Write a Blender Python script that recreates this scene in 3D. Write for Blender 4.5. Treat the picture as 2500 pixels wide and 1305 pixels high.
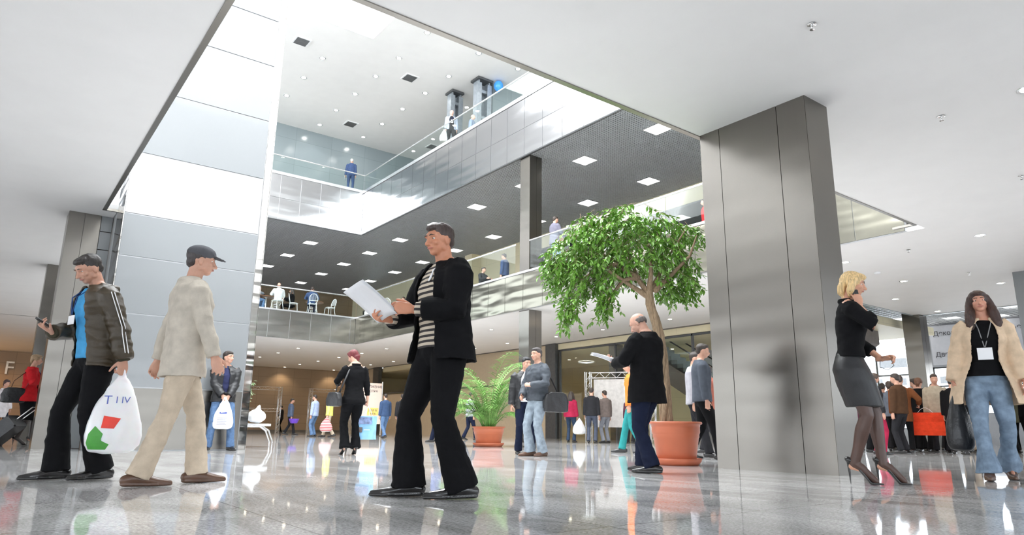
import bpy, bmesh, math, random
from mathutils import Vector, Matrix, noise
from mathutils.bvhtree import BVHTree
R = math.radians
scn = bpy.context.scene
for o in list(bpy.data.objects): bpy.data.objects.remove(o)
C = scn.collection

# ------------------------------------------------------------------ camera
AZ = R(37.11)                       # heading of the view, clockwise from +Y
cam_d = bpy.data.cameras.new('camera'); cam_d.sensor_width = 36; cam_d.lens = 1674.2/2500*36
cam_d.clip_start = .05; cam_d.clip_end = 300
cam = bpy.data.objects.new('camera', cam_d); C.objects.link(cam); scn.camera = cam
cam.matrix_world = (Matrix.Translation((0, 0, .44)) @ Matrix.Rotation(-AZ, 4, 'Z')
                    @ Matrix.Rotation(R(90+13.16), 4, 'X') @ Matrix.Rotation(R(.6586), 4, 'Z'))

# ------------------------------------------------------------------ world, light, exposure
scn.view_settings.view_transform = 'Standard'; scn.view_settings.look = 'None'
scn.view_settings.exposure = 0.42; scn.view_settings.gamma = 1.0; scn.view_settings.use_curve_mapping = False
scn.cycles.max_bounces = 10; scn.cycles.diffuse_bounces = 5; scn.cycles.glossy_bounces = 5
scn.cycles.transparent_max_bounces = 16; scn.cycles.transmission_bounces = 6
scn.cycles.caustics_reflective = False; scn.cycles.caustics_refractive = False
scn.cycles.sample_clamp_indirect = 4.0; scn.cycles.use_denoising = True
W = bpy.data.worlds.new('world'); scn.world = W; W.use_nodes = True
wb = W.node_tree.nodes['Background']; wb.inputs[0].default_value = (.86, .93, 1, 1); wb.inputs[1].default_value = 5.3

def area(name, loc, size, power, col, rot=(0, 0, 0), sizey=None):
    l = bpy.data.lights.new(name, 'AREA'); l.energy = power; l.color = col; l.size = size
    if sizey: l.shape = 'RECTANGLE'; l.size_y = sizey
    o = bpy.data.objects.new(name, l); o.location = loc; o.rotation_euler = rot; C.objects.link(o); return o
area('daylight_through_roof', (6.0, 14.4, 15.95), 9.0, 2000, (.95, .975, 1.0), (0, 0, 0), 18.0)

# ------------------------------------------------------------------ materials
def new_mat(name):
    m = bpy.data.materials.new(name); m.use_nodes = True
    nt = m.node_tree; b = nt.nodes['Principled BSDF']; return m, nt, b
def nd(nt, t, **k):
    n = nt.nodes.new(t)
    for a, v in k.items(): setattr(n, a, v)
    return n
def texco(nt, scale=(1, 1, 1), kind='Object'):
    t = nd(nt, 'ShaderNodeTexCoord'); mp = nd(nt, 'ShaderNodeMapping'); mp.inputs['Scale'].default_value = scale
    nt.links.new(t.outputs[kind], mp.inputs[0]); return mp.outputs[0]
def pbr(name, col, rough=.5, metal=0, var=.12, scale=8, bump=0, bscale=40, coat=0, stretch=(1, 1, 1), spec=.5, sheen=0, alpha=1):
    m, nt, b = new_mat(name)
    v = texco(nt, stretch)
    n = nd(nt, 'ShaderNodeTexNoise'); n.inputs['Scale'].default_value = scale; n.inputs['Detail'].default_value = 3
    nt.links.new(v, n.inputs[0])
    r = nd(nt, 'ShaderNodeValToRGB'); r.color_ramp.elements[0].position = .3; r.color_ramp.elements[1].position = .7
    r.color_ramp.elements[0].color = [c*(1-var) for c in col]+[1]; r.color_ramp.elements[1].color = [min(1, c*(1+var)) for c in col]+[1]
    nt.links.new(n.outputs['Fac'], r.inputs[0]); nt.links.new(r.outputs[0], b.inputs['Base Color'])
    b.inputs['Roughness'].default_value = rough; b.inputs['Metallic'].default_value = metal
    b.inputs['Specular IOR Level'].default_value = spec; b.inputs['Coat Weight'].default_value = coat
    b.inputs['Sheen Weight'].default_value = sheen; b.inputs['Alpha'].default_value = alpha
    if bump:
        n2 = nd(nt, 'ShaderNodeTexNoise'); n2.inputs['Scale'].default_value = bscale; nt.links.new(v, n2.inputs[0])
        bp = nd(nt, 'ShaderNodeBump'); bp.inputs['Strength'].default_value = bump; bp.inputs['Distance'].default_value = .01
        nt.links.new(n2.outputs['Fac'], bp.inputs['Height']); nt.links.new(bp.outputs[0], b.inputs['Normal'])
    return m
def emit(name, col, s, grid=0):
    m = bpy.data.materials.new(name); m.use_nodes = True; nt = m.node_tree; nt.nodes.clear()
    e = nd(nt, 'ShaderNodeEmission'); e.inputs[0].default_value = (*col, 1); e.inputs[1].default_value = s
    o = nd(nt, 'ShaderNodeOutputMaterial'); nt.links.new(e.outputs[0], o.inputs[0]); return m
def steel(name, col=(.215, .20, .18), rough=.27, wave=.3, wscale=.8):
    m, nt, b = new_mat(name); v = texco(nt, (110, 110, .35)); v1 = texco(nt, (.45, .45, 2.0))
    n = nd(nt, 'ShaderNodeTexNoise'); n.inputs['Scale'].default_value = 3; n.inputs['Detail'].default_value = 2; nt.links.new(v, n.inputs[0])
    r = nd(nt, 'ShaderNodeValToRGB'); r.color_ramp.elements[0].color = [c*.93 for c in col]+[1]; r.color_ramp.elements[1].color = [c*1.06 for c in col]+[1]
    nt.links.new(n.outputs['Fac'], r.inputs[0]); nt.links.new(r.outputs[0], b.inputs['Base Color'])
    b.inputs['Metallic'].default_value = 1; b.inputs['Roughness'].default_value = rough
    n2 = nd(nt, 'ShaderNodeTexNoise'); n2.inputs['Scale'].default_value = wscale; n2.inputs['Detail'].default_value = 1; nt.links.new(v1, n2.inputs[0])
    bp = nd(nt, 'ShaderNodeBump'); bp.inputs['Strength'].default_value = wave; bp.inputs['Distance'].default_value = .08
    nt.links.new(n2.outputs['Fac'], bp.inputs['Height']); nt.links.new(bp.outputs[0], b.inputs['Normal'])
    return m
def floor_mat():
    m, nt, b = new_mat('polished_granite'); v = texco(nt)
    n = nd(nt, 'ShaderNodeTexNoise'); n.inputs['Scale'].default_value = 60; n.inputs['Detail'].default_value = 5; n.inputs['Roughness'].default_value = .7; nt.links.new(v, n.inputs[0])
    r = nd(nt, 'ShaderNodeValToRGB'); r.color_ramp.elements[0].position = .33; r.color_ramp.elements[0].color = (.36, .355, .35, 1)
    r.color_ramp.elements[1].position = .68; r.color_ramp.elements[1].color = (1, .985, .965, 1); nt.links.new(n.outputs['Fac'], r.inputs[0])
    v2 = texco(nt, (1, .35, 1)); n2 = nd(nt, 'ShaderNodeTexNoise'); n2.inputs['Scale'].default_value = 2.4; n2.inputs['Detail'].default_value = 6; n2.inputs['Distortion'].default_value = 1.2; nt.links.new(v2, n2.inputs[0])
    r2 = nd(nt, 'ShaderNodeValToRGB'); r2.color_ramp.elements[0].position = .3; r2.color_ramp.elements[0].color = (.62, .62, .62, 1)
    r2.color_ramp.elements[1].position = .7; r2.color_ramp.elements[1].color = (1.15, 1.15, 1.16, 1); nt.links.new(n2.outputs['Fac'], r2.inputs[0])
    mx = nd(nt, 'ShaderNodeMixRGB', blend_type='MULTIPLY'); mx.inputs[0].default_value = 1; nt.links.new(r.outputs[0], mx.inputs[1]); nt.links.new(r2.outputs[0], mx.inputs[2])
    br = nd(nt, 'ShaderNodeTexBrick'); br.offset = 0; br.inputs['Scale'].default_value = 1; br.inputs['Brick Width'].default_value = 1.2; br.inputs['Row Height'].default_value = 1.2
    br.inputs['Mortar Size'].default_value = .004; br.inputs['Color1'].default_value = (1, 1, 1, 1); br.inputs['Color2'].default_value = (.86, .86, .87, 1); br.inputs['Mortar'].default_value = (.35, .34, .33, 1)
    nt.links.new(v, br.inputs[0])
    mx2 = nd(nt, 'ShaderNodeMixRGB', blend_type='MULTIPLY'); mx2.inputs[0].default_value = 1; nt.links.new(mx.outputs[0], mx2.inputs[1]); nt.links.new(br.outputs[0], mx2.inputs[2])
    nt.links.new(mx2.outputs[0], b.inputs['Base Color'])
    mr = nd(nt, 'ShaderNodeMapRange'); mr.inputs['To Min'].default_value = .025; mr.inputs['To Max'].default_value = .06
    nt.links.new(n2.outputs['Fac'], mr.inputs[0]); nt.links.new(mr.outputs[0], b.inputs['Roughness'])
    b.inputs['IOR'].default_value = 1.38; return m
def glass(name, tint=(.955, .985, .975), refl=.12):
    m = bpy.data.materials.new(name); m.use_nodes = True; nt = m.node_tree; nt.nodes.clear()
    t = nd(nt, 'ShaderNodeBsdfTransparent'); t.inputs[0].default_value = (*tint, 1)
    g = nd(nt, 'ShaderNodeBsdfGlossy'); g.inputs['Roughness'].default_value = .02
    f = nd(nt, 'ShaderNodeFresnel'); f.inputs[0].default_value = 1.5
    a = nd(nt, 'ShaderNodeMath', operation='MULTIPLY_ADD'); a.inputs[1].default_value = .09; a.inputs[2].default_value = refl*.05
    mx = nd(nt, 'ShaderNodeMixShader'); o = nd(nt, 'ShaderNodeOutputMaterial')
    nt.links.new(f.outputs[0], a.inputs[0]); nt.links.new(a.outputs[0], mx.inputs[0]); nt.links.new(t.outputs[0], mx.inputs[1]); nt.links.new(g.outputs[0], mx.inputs[2]); nt.links.new(mx.outputs[0], o.inputs[0])
    return m
def tiles(name, col, w, h, rough=.4, line=.55, rotx=True, spec=.5):
    m, nt, b = new_mat(name)
    t = nd(nt, 'ShaderNodeTexCoord'); s = nd(nt, 'ShaderNodeSeparateXYZ'); nt.links.new(t.outputs['Object'], s.inputs[0])
    ad = nd(nt, 'ShaderNodeMath', operation='ADD'); nt.links.new(s.outputs[0], ad.inputs[0]); nt.links.new(s.outputs[1], ad.inputs[1])
    cb = nd(nt, 'ShaderNodeCombineXYZ'); nt.links.new(ad.outputs[0], cb.inputs[0]); nt.links.new(s.outputs[2], cb.inputs[1])
    br = nd(nt, 'ShaderNodeTexBrick'); br.offset = 0; br.inputs['Scale'].default_value = 1; br.inputs['Brick Width'].default_value = w; br.inputs['Row Height'].default_value = h
    br.inputs['Mortar Size'].default_value = .012; br.inputs['Color1'].default_value = (*col, 1); br.inputs['Color2'].default_value = (*[c*.93 for c in col], 1); br.inputs['Mortar'].default_value = (*[c*line for c in col], 1)
    nt.links.new(cb.outputs[0], br.inputs[0]); nt.links.new(br.outputs[0], b.inputs['Base Color']); b.inputs['Roughness'].default_value = rough; b.inputs['Specular IOR Level'].default_value = spec
    return m
M = {}
M['floor'] = floor_mat()
M['white'] = pbr('white_plaster', (.86, .85, .84), .6, var=.015, scale=2)
M['whitewall'] = pbr('white_panel_wall', (.82, .83, .84), .4, var=.02, scale=1)
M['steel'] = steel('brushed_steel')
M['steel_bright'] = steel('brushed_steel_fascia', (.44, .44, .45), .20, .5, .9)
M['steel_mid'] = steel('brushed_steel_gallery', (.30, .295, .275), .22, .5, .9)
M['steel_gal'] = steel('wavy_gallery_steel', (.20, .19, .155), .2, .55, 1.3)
M['steel_pol'] = steel('polished_steel', (.50, .48, .45), .12, .6, 1.6)
M['chrome'] = pbr('chrome', (.8, .8, .8), .12, 1, .02)
M['dark_steel'] = pbr('dark_steel', (.12, .125, .13), .35, .6, .1)
M['trim'] = steel('trim_steel', (.32, .30, .27), .3, .1)
M['panel'] = pbr('pale_grey_panel', (.20, .21, .218), .32, 0, .02, 1, coat=.2)
M['panel_light'] = pbr('pearl_metal_panel', (.40, .39, .39), .3, .25, .03, 1.5)
M['seam'] = pbr('panel_seam', (.55, .56, .57), .3, .3, .02)
M['seam_dark'] = pbr('dark_joint', (.16, .15, .14), .5, .3, .05)
M['grid'] = pbr('grid_ceiling_aluminium', (.50, .52, .54), .4, .3, .05)
M['galfloor'] = pbr('pale_gallery_floor', (.62, .60, .57), .25, var=.05, scale=3)
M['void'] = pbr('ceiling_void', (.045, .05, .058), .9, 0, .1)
M['brown'] = tiles('brown_wall_panel', (.36, .26, .17), 1.2, .6, .45, .7)
M['tan'] = tiles('warm_stone_wall', (.46, .33, .21), 2.4, 1.2, .4, .8)
M['cream'] = tiles('cream_wall_panel', (.80, .72, .50), 1.8, 1.0, .5, .85)
M['greywall'] = tiles('grey_green_wall_panel', (.27, .32, .34), 2.0, 1.4, .18, .8, spec=.8)
M['glass'] = glass('balustrade_glass')
M['glass_dark'] = glass('shopfront_glass', (.55, .57, .55), .35)
M['rail'] = pbr('satin_rail', (.78, .79, .80), .2, .8, .02)
M['lamp'] = emit('light_panel', (1, .99, .96), 7)
M['down'] = emit('downlight_glow', (1, .86, .66), 30)
M['star'] = emit('spot_glow', (1, .98, .93), 60)
M['fill_strip'] = emit('added_fill_glow', (.95, .98, 1), 8)  # glow of the added fill strips high in the atrium
M['skylight'] = emit('skylight_glass', (.93, .97, 1), 8)
M['black'] = pbr('black_plastic', (.02, .02, .02), .4)
M['concrete'] = pbr('grey_slab', (.35, .35, .35), .7)

# ------------------------------------------------------------------ mesh helpers
def new_obj(name, bm, mat, parent=None, smooth=False):
    me = bpy.data.meshes.new(name)
    bmesh.ops.recalc_face_normals(bm, faces=bm.faces[:])
    bm.to_mesh(me); bm.free()
    for m in (mat if isinstance(mat, (list, tuple)) else [mat]): me.materials.append(m)
    if smooth:
        for p in me.polygons: p.use_smooth = True
    o = bpy.data.objects.new(name, me); C.objects.link(o)
    if parent is not None: o.parent = parent
    return o
def thing(name, label, cat, loc=(0, 0, 0), rz=0, group=None, sc=1):
    o = bpy.data.objects.new(name, None); C.objects.link(o); o.location = loc; o.rotation_euler = (0, 0, rz); o.scale = (sc,)*3
    o.empty_display_size = .1
    o['label'] = label; o['category'] = cat
    if group: o['group'] = group
    return o
def tag(o, label, cat, group=None, kind=None):
    o['label'] = label; o['category'] = cat
    if group: o['group'] = group
    if kind: o['kind'] = kind
    return o
def struct(name, bm, mat, label=None):
    o = new_obj(name, bm, mat); o['kind'] = 'structure'
    if label: o['label'] = label
    return o
def box(bm, x0, x1, y0, y1, z0, z1, mi=0):
    vs = [bm.verts.new((x, y, z)) for x in (x0, x1) for y in (y0, y1) for z in (z0, z1)]
    for f in ((0, 1, 3, 2), (4, 6, 7, 5), (0, 4, 5, 1), (2, 3, 7, 6), (0, 2, 6, 4), (1, 5, 7, 3)):
        bm.faces.new([vs[i] for i in f]).material_index = mi
def bx(*a):
    bm = bmesh.new(); box(bm, *a); return bm
def boxes(L):
    bm = bmesh.new()
    for a in L: box(bm, *a)
    return bm
def ring_loft(bm, rings, cap=True, closed=True):
    vr = [[bm.verts.new(p) for p in r] for r in rings]
    n = len(vr[0])
    for a, b in zip(vr, vr[1:]):
        for i in range(n if closed else n-1):
            j = (i+1) % n; bm.faces.new((a[i], a[j], b[j], b[i]))
    if cap: bm.faces.new(vr[0][::-1]); bm.faces.new(vr[-1])
    return vr
def frame(d, up=Vector((0, 0, 1))):
    d = d.normalized()
    if abs(d.dot(up)) > .98: up = Vector((0, 1, 0))
    x = d.cross(up).normalized(); y = x.cross(d).normalized(); return x, y
def tube(bm, pts, rad, n=10, round_ends=True, up=Vector((0, 0, 1))):
    """tapered tube along pts; rad entries r or (rx, ry): rx across, ry along 'up'"""
    pts = [Vector(p) for p in pts]; rad = [(r, r) if not isinstance(r, (tuple, list)) else r for r in rad]
    P, Rr, D = [], [], []
    for i, p in enumerate(pts):
        d = (pts[min(i+1, len(pts)-1)]-pts[max(i-1, 0)])
        D.append(d.normalized() if d.length > 1e-9 else Vector((0, 0, 1)))
    seq = [(pts[i], rad[i], D[i]) for i in range(len(pts))]
    if round_ends:
        a, ra, da = seq[0]; b, rb, db = seq[-1]
        pre = [(a-da*max(ra)*math.cos(t), (ra[0]*math.sin(t), ra[1]*math.sin(t)), da) for t in (R(12), R(40), R(65))]
        post = [(b+db*max(rb)*math.cos(t), (rb[0]*math.sin(t), rb[1]*math.sin(t)), db) for t in (R(65), R(40), R(12))]
        seq = pre+seq+post
    rings = []; x = None
    for p, r, d in seq:
        if x is None: x, y = frame(d, up)
        else:
            x = (x-d*x.dot(d))
            x = x.normalized() if x.length > 1e-6 else frame(d, up)[0]
            y = x.cross(d).normalized()
        rings.append([p+x*(r[0]*math.cos(2*math.pi*k/n))+y*(r[1]*math.sin(2*math.pi*k/n)) for k in range(n)])
    ring_loft(bm, rings)
def ellips(bm, c, r, rot=None, u=16, v=10):
    m = Matrix.Translation(c) @ (rot.to_4x4() if rot is not None else Matrix()) @ Matrix.Diagonal((*r, 1))
    bmesh.ops.create_uvsphere(bm, u_segments=u, v_segments=v, radius=1, matrix=m)
def lathe(bm, prof, n=32, c=(0, 0, 0), cap=True):
    rings = [[Vector((c[0]+r*math.cos(2*math.pi*k/n), c[1]+r*math.sin(2*math.pi*k/n), c[2]+z)) for k in range(n)] for r, z in prof]
    ring_loft(bm, rings, cap)
def sup(cx, cy, z, rx, ry, n=24, e=2.3, a0=0, a1=360):
    out = []
    for k in range(n):
        t = R(a0+(a1-a0)*k/(n if a1-a0 >= 360 else n-1)); c, s = math.cos(t), math.sin(t)
        out.append(Vector((cx+rx*math.copysign(abs(c)**(2/e), c), cy+ry*math.copysign(abs(s)**(2/e), s), z)))
    return out
def copy_tree(o, loc=None, rz=None, label=None, parent=None):
    c = o.copy(); C.objects.link(c)
    if parent is not None: c.parent = parent
    if loc is not None: c.location = loc
    if rz is not None: c.rotation_euler = (0, 0, rz)
    if label: c['label'] = label
    for ch in list(o.children): copy_tree(ch, parent=c)
    return c
TS = bpy.data.scenes.new('workbench')
def organic(name, bm, vox, mat, parent, smooth=4, wr=None, wf=(6, 6, 14), cut=None):
    """union of closed solids -> one smooth continuous surface"""
    me = bpy.data.meshes.new('t'); bmesh.ops.recalc_face_normals(bm, faces=bm.faces[:]); bmesh.ops.triangulate(bm, faces=bm.faces[:]); bm.to_mesh(me); bm.free()
    o = bpy.data.objects.new('t', me); TS.collection.objects.link(o)
    md = o.modifiers.new('r', 'REMESH'); md.mode = 'VOXEL'; md.voxel_size = vox; md.use_smooth_shade = True
    if smooth: s = o.modifiers.new('s', 'SMOOTH'); s.factor = .5; s.iterations = smooth
    with bpy.context.temp_override(scene=TS, view_layer=TS.view_layers[0]): dg = bpy.context.evaluated_depsgraph_get()
    m2 = bpy.data.meshes.new_from_object(o.evaluated_get(dg)); bpy.data.objects.remove(o); bpy.data.meshes.remove(me)
    if wr:
        nrm = [v.normal.copy() for v in m2.vertices]; off = Vector((3, 1, 7)); out = []
        for v, n_ in zip(m2.vertices, nrm):
            p = v.co; q = Vector((p.x*wf[0], p.y*wf[1], p.z*wf[2])); w_ = wr*(noise.noise(q)+.5*noise.noise(q*2.1+off))
            out += [p.x+n_.x*w_, p.y+n_.y*w_, p.z+n_.z*w_]
        m2.vertices.foreach_set('co', out); m2.update()
    m2.name = name; m2.materials.clear()
    for m in (mat if isinstance(mat, (list, tuple)) else [mat]): m2.materials.append(m)
    for p in m2.polygons: p.use_smooth = True
    ob = bpy.data.objects.new(name, m2); C.objects.link(ob)
    if parent is not None: ob.parent = parent
    return ob
ORD = ['first', 'second', 'third', 'fourth', 'fifth', 'sixth', 'seventh', 'eighth', 'ninth', 'tenth', 'eleventh', 'twelfth', 'thirteenth', 'fourteenth']

# ------------------------------------------------------------------ the setting
ZC, Z1, ZG, ZM, Z3, ZT = 4.253, 5.53, 9.69, 10.72, 11.95, 16.13
XR, YF = 13.805, 30.69            # inner faces of the two galleries
struct('floor', bx(-14, 44, -9, 47, -.15, 0), M['floor'])
cl = boxes([(-14, 20.76, -9, 5.28, ZC, ZC+.12), (20.76, 24.6, -9, 9.95, ZC, ZC+.12), (13.9, 20.76, 5.28, YF+.1, ZC, ZC+.12),
            (-14, 1.256, 5.28, 14.1, ZC, ZC+.12), (-14, 1.49, 14.1, 15.62, ZC, ZC+.12), (-14, 2.9, 15.62, YF+.1, ZC, ZC+.12), (-14, 20.76, YF+.1, 46.9, ZC, ZC+.12)])
struct('ceiling', cl, M['white'], 'flat white ceiling of the ground floor around the atrium opening')
# opening edge trim
struct('trim_1', boxes([(1.256, 1.32, 5.28, 14.1, ZC-.012, ZC+.05), (1.256, 7.2, 5.28, 5.35, ZC-.012, ZC+.05), (7.2, 13.5, 5.28, 5.33, ZC-.012, ZC+.05), (13.5, 13.56, 5.28, 5.7, ZC-.012, ZC+.03), (1.256, 1.5, 14.07, 14.12, ZC-.012, ZC+.03)]), M['trim'], 'brushed metal trim along the edge of the ceiling opening')
struct('trim_2', boxes([(-3, 1.256, 14.2, 14.4, ZC+.12, ZT)]), M['whitewall'])
# upper floor slabs
struct('ceiling_gallery_slab', boxes([(XR+.06, 21.5, 5.4, YF+.1, Z1-.12, Z1-.02), (-2, 21.5, YF+.1, 47, Z1-.12, Z1-.02)]), M['concrete'])
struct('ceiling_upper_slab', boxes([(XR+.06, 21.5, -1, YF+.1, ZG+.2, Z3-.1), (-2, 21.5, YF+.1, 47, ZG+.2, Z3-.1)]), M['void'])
struct('floor_top_gallery', boxes([(XR+.06, 21.5, -1, YF+.1, Z3-.08, Z3-.02), (-4, 21.5, YF+.1, 34.6, Z3-.08, Z3-.02)]), M['galfloor'])
struct('floor_first_gallery', boxes([(XR+.06, 24, -1, YF+.1, Z1-.02, Z1), (-2, 24, YF+.1, 47, Z1-.02, Z1)]), M['galfloor'])
# upper enclosure
struct('ceiling_top', boxes([(-4, 1.0, -1, 35, ZT, ZT+.2), (10.78, 24, -1, 35, ZT, ZT+.2), (1.0, 10.78, 24.0, 35, ZT, ZT+.2), (1.0, 10.78, -1, 4, ZT, ZT+.2)]), M['white'])
struct('window_1', bx(1.0, 10.78, 4, 24.0, ZT+.02, ZT+.06), M['skylight'], 'large bright roof light in the top ceiling')
struct('wall_upper_front', boxes([(-4, 24, -1.2, -1, ZC+.12, 12.6), (-4, 24, -1.2, -1, 15.6, ZT)]), M['whitewall'])
struct('window_7', bx(-4, 24, -1.15, -1.1, 12.6, 15.6), M['fill_strip'], 'glowing strip added high up as daylight fill, facing the atrium')  # added glowing strip, out of view; brightens the top ceiling and walls
struct('wall_upper_left', boxes([(-4.2, -4, -1, 35, ZC+.12, 12.6), (-4.2, -4, -1, 35, 15.6, ZT)]), M['whitewall'])
struct('window_8', bx(-4.15, -4.1, -1, 35, 12.6, 15.6), M['fill_strip'], 'glowing strip added as daylight fill high on the left of the atrium')  # second added strip, unseen; fills the upper atrium from the left
struct('wall_upper_back', bx(-4, 24, 34.55, 34.75, Z3-.03, ZT), M['greywall'], 'grey-green panelled wall at the back of the top gallery')
struct('wall_upper_right', bx(20.9, 21.1, -1, 34.6, Z3-.03, ZT), M['greywall'])
struct('wall_upper_side', boxes([(XR+.06, XR+.2, -1, 3.5, Z1, Z3), (20.9, 21.1, -1, 5.4, ZC+.12, Z3), (20.87, 24.2, 5.2, 5.4, ZC+.12, ZG+.3), (24, 24.2, 5.2, 5.4, ZC, Z3)]), M['whitewall'])  # closing walls out of view, added to keep outside light out
struct('wall_upper_partition', bx(16.9, 20.9, 24.0, 24.15, Z3-.03, ZT), M['greywall'])
# ground floor walls
struct('wall_back', bx(-14, 20.76, 46.8, 47, 0, ZC), M['brown'], 'brown panelled wall at the far end of the ground floor')
struct('wall_left', boxes([(-14.2, -14, 27, 47, 0, ZC), (-14.2, -14, -9, 27, 0, 1.0), (-14.2, -14, -9, 27, 3.3, ZC)]+[(-14.2, -14, y, y+.5, 1.0, 3.3) for y in range(-9, 27, 6)]), M['tan'])  # near part with openings is unseen, added to limit the outside light
struct('wall_front', boxes([(-14, 32, -9.2, -9, 0, 1.0), (-14, 32, -9.2, -9, 3.3, ZC)]+[(x, x+.5, -9.2, -9, 1.0, 3.3) for x in range(-14, 32, 6)]), M['concrete'])  # unseen wall added behind the camera; its openings band the steel reflections
fw_ = bmesh.new()
for x in range(-13, 32, 2): box(fw_, x, x+.06, -9.15, -9.08, 1.0, 3.3)
box(fw_, -14, 32, -9.15, -9.08, 2.5, 2.56)
struct('window_9', fw_, M['dark_steel'], 'unseen window strip added behind the viewer to shape daylight')  # bars of the added openings, out of view
struct('baseboard_back', bx(-14, 20.76, 46.74, 46.8, 0, .15), M['seam_dark'])
struct('wall_first_back', bx(-2, 21.5, 46.8, 47, Z1, ZG+.5), M['brown'])

def fascia(kind, a0, a1, z0, z1, seams, hseam=None, rim=.07, mat='steel_bright', name='trim_3', label=None):
    """cladding panels with open joints; kind 'x' runs along X at Y=YF, kind 'y' runs along Y at X=XR"""
    bm = bmesh.new(); e = sorted([a0]+[s for s in seams if a0 < s < a1]+[a1]); g = .008
    zs = [z0]+([hseam] if hseam else [])+[z1]
    for i in range(len(e)-1):
        for k in range(len(zs)-1):
            p, q, u, v = e[i]+g, e[i+1]-g, zs[k]+g, zs[k+1]-g
            if kind == 'x': box(bm, p, q, YF, YF+.03, u, v)
            else: box(bm, XR, XR+.03, p, q, u, v)
    if kind == 'x': box(bm, a0, a1, YF+.02, YF+.1, z0, z1, 1); box(bm, a0, a1, YF-.03, YF+.12, z1, z1+rim, 2)
    else: box(bm, XR+.02, XR+.1, a0, a1, z0, z1, 1); box(bm, XR-.03, XR+.12, a0, a1, z1, z1+rim, 2)
    o = new_obj(name, bm, [M[mat], M['seam'], M['rail']]); o['kind'] = 'structure'
    if label: o['label'] = label
    return o
sx = [.865+i*.9755 for i in range(1, 14)]; sy = [YF-.95*0-i*1.005 for i in range(1, 26)]
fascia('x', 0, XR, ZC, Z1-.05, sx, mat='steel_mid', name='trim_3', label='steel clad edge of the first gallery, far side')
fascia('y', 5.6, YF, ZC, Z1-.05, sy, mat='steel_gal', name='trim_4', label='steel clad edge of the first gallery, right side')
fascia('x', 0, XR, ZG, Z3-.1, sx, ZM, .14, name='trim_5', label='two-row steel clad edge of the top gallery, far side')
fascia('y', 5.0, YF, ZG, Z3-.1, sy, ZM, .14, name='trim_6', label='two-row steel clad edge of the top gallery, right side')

# open-cell grid ceiling under the top gallery
PLX, PLY = (12.42, 15.77, 19.1), (13.3, 16.65, 20.0, 23.4, 26.8, 30.3, 33.8, 37.2, 40.6, 44.1)
def grid_ceiling(name, rects, cell, z, holes, label):
    bm = bmesh.new(); t = .011
    for (x0, x1, y0, y1) in rects:
        def segs(a0, a1, c, ax):
            cuts = sorted([(h[1-ax]-h[2]/2, h[1-ax]+h[2]/2) for h in holes if abs(h[ax]-c) < h[2]/2 and a0 < h[1-ax] < a1])
            out = []; p = a0
            for q, r in cuts: out.append((p, q)); p = r
            out.append((p, a1)); return out
        n = int((x1-x0)/cell)
        for i in range(n+1):
            x = x0+i*cell
            for a, b in segs(y0, y1, x, 0): box(bm, x-t, x+t, a, b, z, z+.03)
        n = int((y1-y0)/cell)
        for i in range(n+1):
            y = y0+i*cell
            for a, b in segs(x0, x1, y, 1): box(bm, a, b, y-t, y+t, z, z+.03)
    o = new_obj(name, bm, M['grid']); o['kind'] = 'structure'; o['label'] = label; return o
holes = [(x, y, .66) for x in PLX for y in PLY]
grid_ceiling('ceiling_gallery', [(XR+.1, 20.72, 5.6, YF+.1), (3.0, 20.72, YF+.1, 46.8)], .1, ZG, holes, 'dark open-cell metal grid ceiling above the first gallery')
struct('ceiling_gallery_edge', boxes([(0, XR, YF+.03, YF+.09, ZG-.02, ZG), (XR+.03, XR+.09, 5.4, YF, ZG-.02, ZG)]), M['dark_steel'])

# square light panels
def light_panel(loc, label, size=.62, group='square light panels in the gallery grid ceiling'):
    t = thing('ceiling_light', label, 'ceiling light', loc, 0, group)
    s = size/2; fr = bmesh.new()
    for a in ((-s-.02, s+.02, -s-.02, -s), (-s-.02, s+.02, s, s+.02), (-s-.02, -s, -s, s), (s, s+.02, -s, s)): box(fr, a[0], a[1], a[2], a[3], -.012, .05)
    new_obj('frame', fr, M['rail'], t)
    new_obj('diffuser', bx(-s, s, -s, s, .03, .045), M['lamp'], t)
    lv = bmesh.new()
    for k in range(1, 6):
        p = -s+k*size/6; box(lv, p-.004, p+.004, -s, s, -.004, .03); box(lv, -s, s, p-.004, p+.004, -.004, .03)
    new_obj('louvre', lv, M['rail'], t)
    return t
lp0 = None
for i, x in enumerate(PLX):
    for j, y in enumerate(PLY):
        if i == 0 and y < 31: continue
        lab = 'square light panel in the grid ceiling, %s row, %s from the near end' % (['left', 'middle', 'right'][i], ORD[j])
        if lp0 is None: lp0 = light_panel((x, y, ZG), lab)
        else: copy_tree(lp0, (x, y, ZG), label=lab)

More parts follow.
